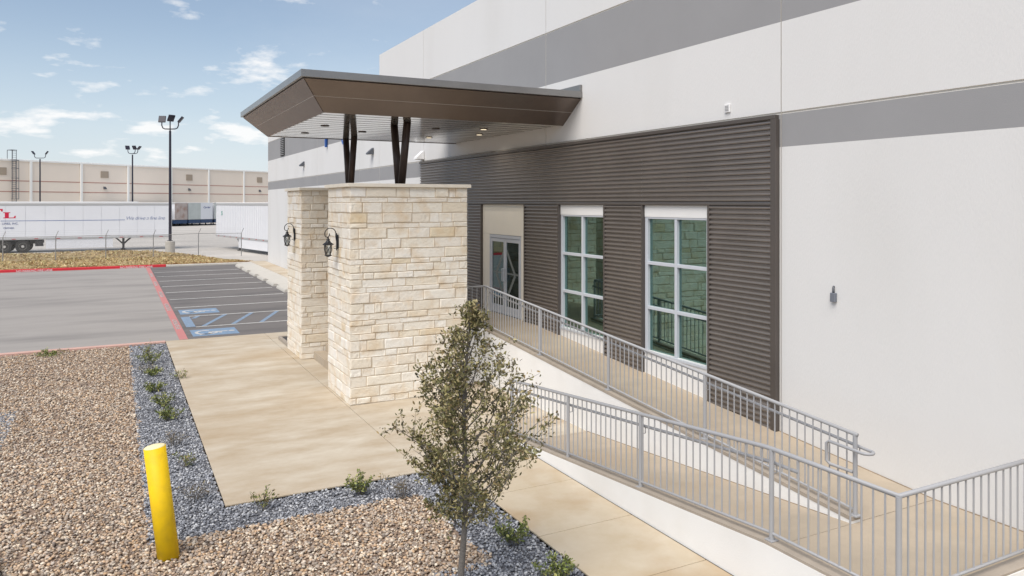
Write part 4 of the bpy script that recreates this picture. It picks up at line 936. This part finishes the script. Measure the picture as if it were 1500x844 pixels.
# ================================================================== trailers
def wheel_mesh():
    b = MB(); pr = [(.28, -.13), (.50, -.13), (.53, -.09), (.53, .09), (.50, .13), (.28, .13)]
    b.lathe(pr, n=24); ty = b.mesh('tyre', 'tyre')
    b = MB(); b.lathe([(.29, -.12), (.28, -.135), (.24, -.10), (.12, -.06), (.10, -.15), (.02, -.15)], n=20); rm = b.mesh('rim', 'rim'); return ty, rm
TY, RM = wheel_mesh()
def trailer(label, loc, rz, Lr=16.15, panel=1.32, ribs=False, near=True, nose='trailer_white', low=None, side='trailer_white', group=None, rev=False, gear=2.86, axles=(12.0, 13.25), skirt=(4.3, 10.3), flap=None):
    """local frame: x from 0 to -Lr, nose at x=0 (or at -Lr when rev), detailed side at y=0, width 2.6 towards +y, ground at z=0"""
    t_ = thing('semi_trailer', label, 'trailer', loc, rz, group)
    zb, zt = 1.12, 4.02
    X = (lambda a_: -Lr + a_) if rev else (lambda a_: -a_)           # metres behind the nose -> local x
    def bx(name, a0, a1, y0_, y1_, z0_, z1_, m, bev=.01, parent=t_): return MB().bbox(min(X(a0), X(a1)), max(X(a0), X(a1)), y0_, y1_, z0_, z1_, bev).build(name, m, parent, local=True)
    bx('body', .03, Lr - .03, .03, 2.57, zb + .02, zt, side, .03)
    bx('roof', 0, Lr, 0, 2.6, zt + .001, zt + .09, 'trailer_roof', .03)
    bx('top_rail', 0, Lr, -.012, .03, zt - .16, zt, 'trailer_rail', .008)
    bx('bottom_rail', 0, Lr, -.014, .03, zb - .05, zb + .10, 'trailer_rail', .008)
    if near:
        me = MB().bbox(-panel + .008, -.008, .004, .03, zb + .101, zt - .161, .006).mesh('side_panel', side); x = -.02
        while x - panel > -Lr: link('side_panel', me, t_, (x, 0, 0)); x -= panel
        bx('nose_panel', 0, .029, .02, 2.58, zb, zt - .01, nose, .006)
        if ribs:
            rb = MB().box(-.02, .02, -.012, .0035, zb + .11, zt - .17).mesh('rib', 'trailer_rib'); x = -.25
            while x > -Lr: link('rib', rb, t_, (x, 0, 0)); x -= .41
    else: bx('nose_panel', -.02, .029, 0, 2.6, zb, zt, nose, .006)
    if low: bx('under_band', -.03, 4.5, .05, 2.55, .45, zb - .051, low)
    b = MB(); gx_ = X(gear)
    for y in (.45, 2.15): b.box(gx_ - .085, gx_ + .085, y - .07, y + .07, .08, zb - .05); b.box(gx_ - .18, gx_ + .18, y - .16, y + .16, .0, .07); b.tube([(gx_, y, .5), (gx_ + .6, y, zb - .05)], .04, 6); b.tube([(gx_, y, .5), (gx_ - .6, y, zb - .05)], .04, 6)
    b.tube([(gx_, .45, .45), (gx_, 2.15, .95)], .035, 6); b.tube([(gx_, .45, .95), (gx_, 2.15, .45)], .035, 6); b.build('landing_gear', 'gear_black', t_, local=True)
    if near:
        if skirt: bx('side_skirt', skirt[0], skirt[1], .03, .06, .30, zb - .051, side, .006)
        fl = flap or axles[0] - 1.5
        bx('bogie_frame', fl + .1, axles[1] + 1.6, .5, 2.1, .72, zb - .051, 'gear_black')
        f0, f1 = X(fl), X(fl + .6)
        MB().add([(f1, .1, zb - .052), (f0 + .15 * (f1 - f0), .1, zb - .052), (f0, .1, .52), (f1, .1, .52), (f1, .14, zb - .052), (f0 + .15 * (f1 - f0), .14, zb - .052), (f0, .14, .52), (f1, .14, .52)], [(0, 1, 2, 3), (7, 6, 5, 4), (0, 4, 5, 1), (1, 5, 6, 2), (2, 6, 7, 3), (3, 7, 4, 0)]).build('mud_flap', 'gear_black', t_, local=True)
        mk = MB().box(-.14, .14, -.02, -.0145, zb - .005, zb + .05).mesh('marker', 'marker_red')
        for k in range(10): link('marker', mk, t_, (X(.86 + 1.55 * k), 0, 0))
    else: bx('bogie_frame', axles[0] - 1.4, axles[1] + 1.6, .5, 2.1, .72, zb - .051, 'gear_black')
    for a_ in axles:
        for y in (.15, 2.45):
            wo = link('wheel', TY, t_, (X(a_), y, .53), (R(90), 0, 0) if y < 1 else (R(-90), 0, 0))
            link('rim', RM, wo, (0, 0, 0), (R(180), 0, 0))
    return t_
t1 = trailer('long white box trailer with red lettering and a blue script line, behind the fence', (4.43, 73.0, -.10), 0, panel=1.36, gear=3.8, axles=(11.1, 12.35), skirt=(4.6, 9.5), flap=9.65)
# red slab-serif letters
def glyph(polys, m, parent, ox, oz, su, sv, name='letter'):
    b = MB()
    for p in polys: b.prism([(ox + u * su, oz + v * sv) for u, v in p], 'y', -.004, .0035)
    return b.build(name, m, parent, local=True)
T_ = [[(-.62, 1.0), (.62, 1.0), (.62, .72), (.52, .72), (.46, .88), (.2, .88), (.2, .12), (.36, .08), (.36, 0), (-.36, 0), (-.36, .08), (-.2, .12), (-.2, .88), (-.46, .88), (-.52, .72), (-.62, .72)]]
L_ = [[(-.35, .78), (.3, .78), (.3, .70), (.16, .67), (.16, .09), (.60, .09), (.70, .32), (.80, .32), (.78, 0), (-.35, 0), (-.35, .08), (-.2, .11), (-.2, .67), (-.35, .70)]]
glyph(T_, 'letter_red', t1, -13.05, 2.84, .95, .76); glyph(L_, 'letter_red', t1, -12.17, 2.84, .74, .62)
link('side_writing', text_mesh('LINES, INC.', .23, 'letter_dark', .002), t1, (-12.52, -.006, 2.33), (R(90), 0, 0))
link('side_writing', text_mesh('OWNED', .19, 'letter_dark', .002), t1, (-12.42, -.006, 1.98), (R(90), 0, 0))
MB().box(-12.6, -3.70, -.003, .0035, 2.60, 2.64).build('side_stripe', 'letter_blue', t1, local=True)
link('side_writing', text_mesh('We drive a fine line', .44, 'letter_blue', .002, shear=.3, spacing=.9, bold=-.008), t1, (-3.66, -.006, 2.62), (R(90), 0, 0))
dv2 = Vector((.19, -.982, 0)).normalized(); ns2 = Vector((8.05, 72.9, 0)); L2 = 17.4; og = ns2 + dv2 * L2
t2 = trailer('white ribbed box trailer backed up beyond the corner of the white warehouse', (og.x, og.y, -.10), math.atan2(dv2.y, dv2.x), Lr=L2, panel=1.22, ribs=True, rev=True, gear=5.0, axles=(14.4, 15.65), skirt=(5.9, 12.5))
link('side_writing', text_mesh('S', .5, 'letter_green', .002, bold=.02), t2, (-L2 + 1.6, -.016, 3.0), (R(90), 0, 0))
# nose-on trailers at the far docks and two seen above the near one
FD_ = Vector((46.0, 31.2, 0)).normalized(); FN = Vector((FD_.y, -FD_.x, 0))      # far facade: direction and outward normal
A0 = Vector((-15.2, 146.9, 0)); nang = math.atan2(FN.y, FN.x)
def far_pt(px, dist):           # point on a line 'dist' in front of the far facade, on the sight line of a column
    t0 = (px - 750) / 1107; dv = Vector((S + t0 * C, C - t0 * S, 0)); o_ = A0 + FN * dist
    k_ = (o_.x * FD_.y - o_.y * FD_.x) / (dv.x * FD_.y - dv.y * FD_.x); return dv * k_
for i, (px, nose, label) in enumerate(((256, 'scuffed_nose', 'far trailer with a scuffed brownish nose, left of the nose-on row'), (276, 'steel_nose', 'far trailer with a plain steel nose, middle of the nose-on row'), (294, 'trailer_white', 'far trailer with a white nose and blue writing'), (314, 'steel_nose', 'far grey trailer mostly hidden behind the ribbed trailer'), (322, 'pink_front', 'far trailer with a pink front panel showing above the ribbed trailer'))):
    p = far_pt(px, 17.0); q = far_pt(px, 17.0)
    tt = trailer(label, (p.x, p.y, -.10), nang, near=False, nose=nose, low='navy', group='trailers at the far docks')
    if i == 2: link('nose_writing', text_mesh('Carrier', .5, 'letter_dark', .002, shear=.3, bold=.01), tt, (.024, .55, 3.1), (R(90), 0, R(90)))
p = far_pt(225, 17); tt = trailer('far white trailer showing above the front half of the lettered trailer', (p.x, p.y, -.10), nang, near=False, nose='trailer_white', group='trailers at the far docks')
p = Vector((-5.6, 104.5, 0)); trailer('grey trailer roof and side showing above the lettered trailer', (2.6, 105.5, .02), R(3), near=False, side='steel_nose', group='trailers at the far docks')

# ================================================================== far warehouse
fw = thing('far_warehouse', 'long beige warehouse with red stripes and white downspouts across the yard', 'building', (A0.x, A0.y, 0), math.atan2(FD_.y, FD_.x))
LX0, LX1 = -60, 95
MB().box(LX0, LX1, 0.0, 60, -.2, 10.8).build('wall', 'far_wall', fw, local=True)
MB().bbox(LX0 - .2, LX1 + .2, -.18, 60.2, 10.81, 11.12, .03).build('roof_edge', 'far_trim', fw, local=True)
for z in (7.58, 5.82): MB().box(LX0, LX1, -.03, -.002, z - .07, z + .07).build('stripe', 'far_stripe', fw, local=True)
for z0, z1 in ((.0, 4.9),): MB().box(LX0, LX1, -.025, -.003, z0, z1).build('lower_wall', 'far_wall', fw, local=True)
def fx(px):
    p = far_pt(px, 0) - A0; return p.dot(FD_)
for px in (-40, 44.5, 118.5, 187, 250, 305, 356.5, 402, 445): MB().bbox(fx(px) - .19, fx(px) + .19, -.28, -.04, 0, 10.8, .02).build('downspout', 'far_trim', fw, local=True)
for px in (2, 153, 277, 380):
    x = fx(px); MB().bbox(x - .75, x + .75, -.12, -.031, 8.5, 9.7, .02).build('louvre', 'far_louvre', fw, local=True)
for px in (153, 277, 380):
    x = fx(px); b = MB(); b.prism([(-.03, 6.9), (-.03, 6.45), (-.4, 6.45), (-.36, 6.6)], 'x', x - .22, x + .22); b.build('wall_light', 'fixture_grey', fw, local=True)
x = fx(19); b = MB()
for dx_ in (-.33, .33): b.tube([(x + dx_, -.35, 1), (x + dx_, -.35, 12.6)], .05, 6)
for k in range(34): b.tube([(x - .33, -.35, 1.2 + .34 * k), (x + .33, -.35, 1.2 + .34 * k)], .03, 4)
for z in (4.6, 6.3, 8.0, 9.6, 10.9):
    b.tube([(x - .45, -.4, z), (x - .5, -.8, z), (x - .25, -1.15, z), (x + .25, -1.15, z), (x + .5, -.8, z), (x + .45, -.4, z)], .04, 5)
for dx_ in (-.48, -.2, .2, .48): b.tube([(x + dx_, -.85 if abs(dx_) > .3 else -1.15, 4.6), (x + dx_, -.85 if abs(dx_) > .3 else -1.15, 10.9)], .025, 4)
b.tube([(x - .4, -.35, 12.6), (x + .4, -.35, 12.6), (x + .4, .9, 12.6), (x - .4, .9, 12.6), (x - .4, -.35, 12.6)], .05, 6)
for dx_ in (-.4, .4): b.tube([(x + dx_, .9, 11.1), (x + dx_, .9, 12.6)], .05, 6)
b.build('roof_ladder', 'fixture_grey', fw, local=True)
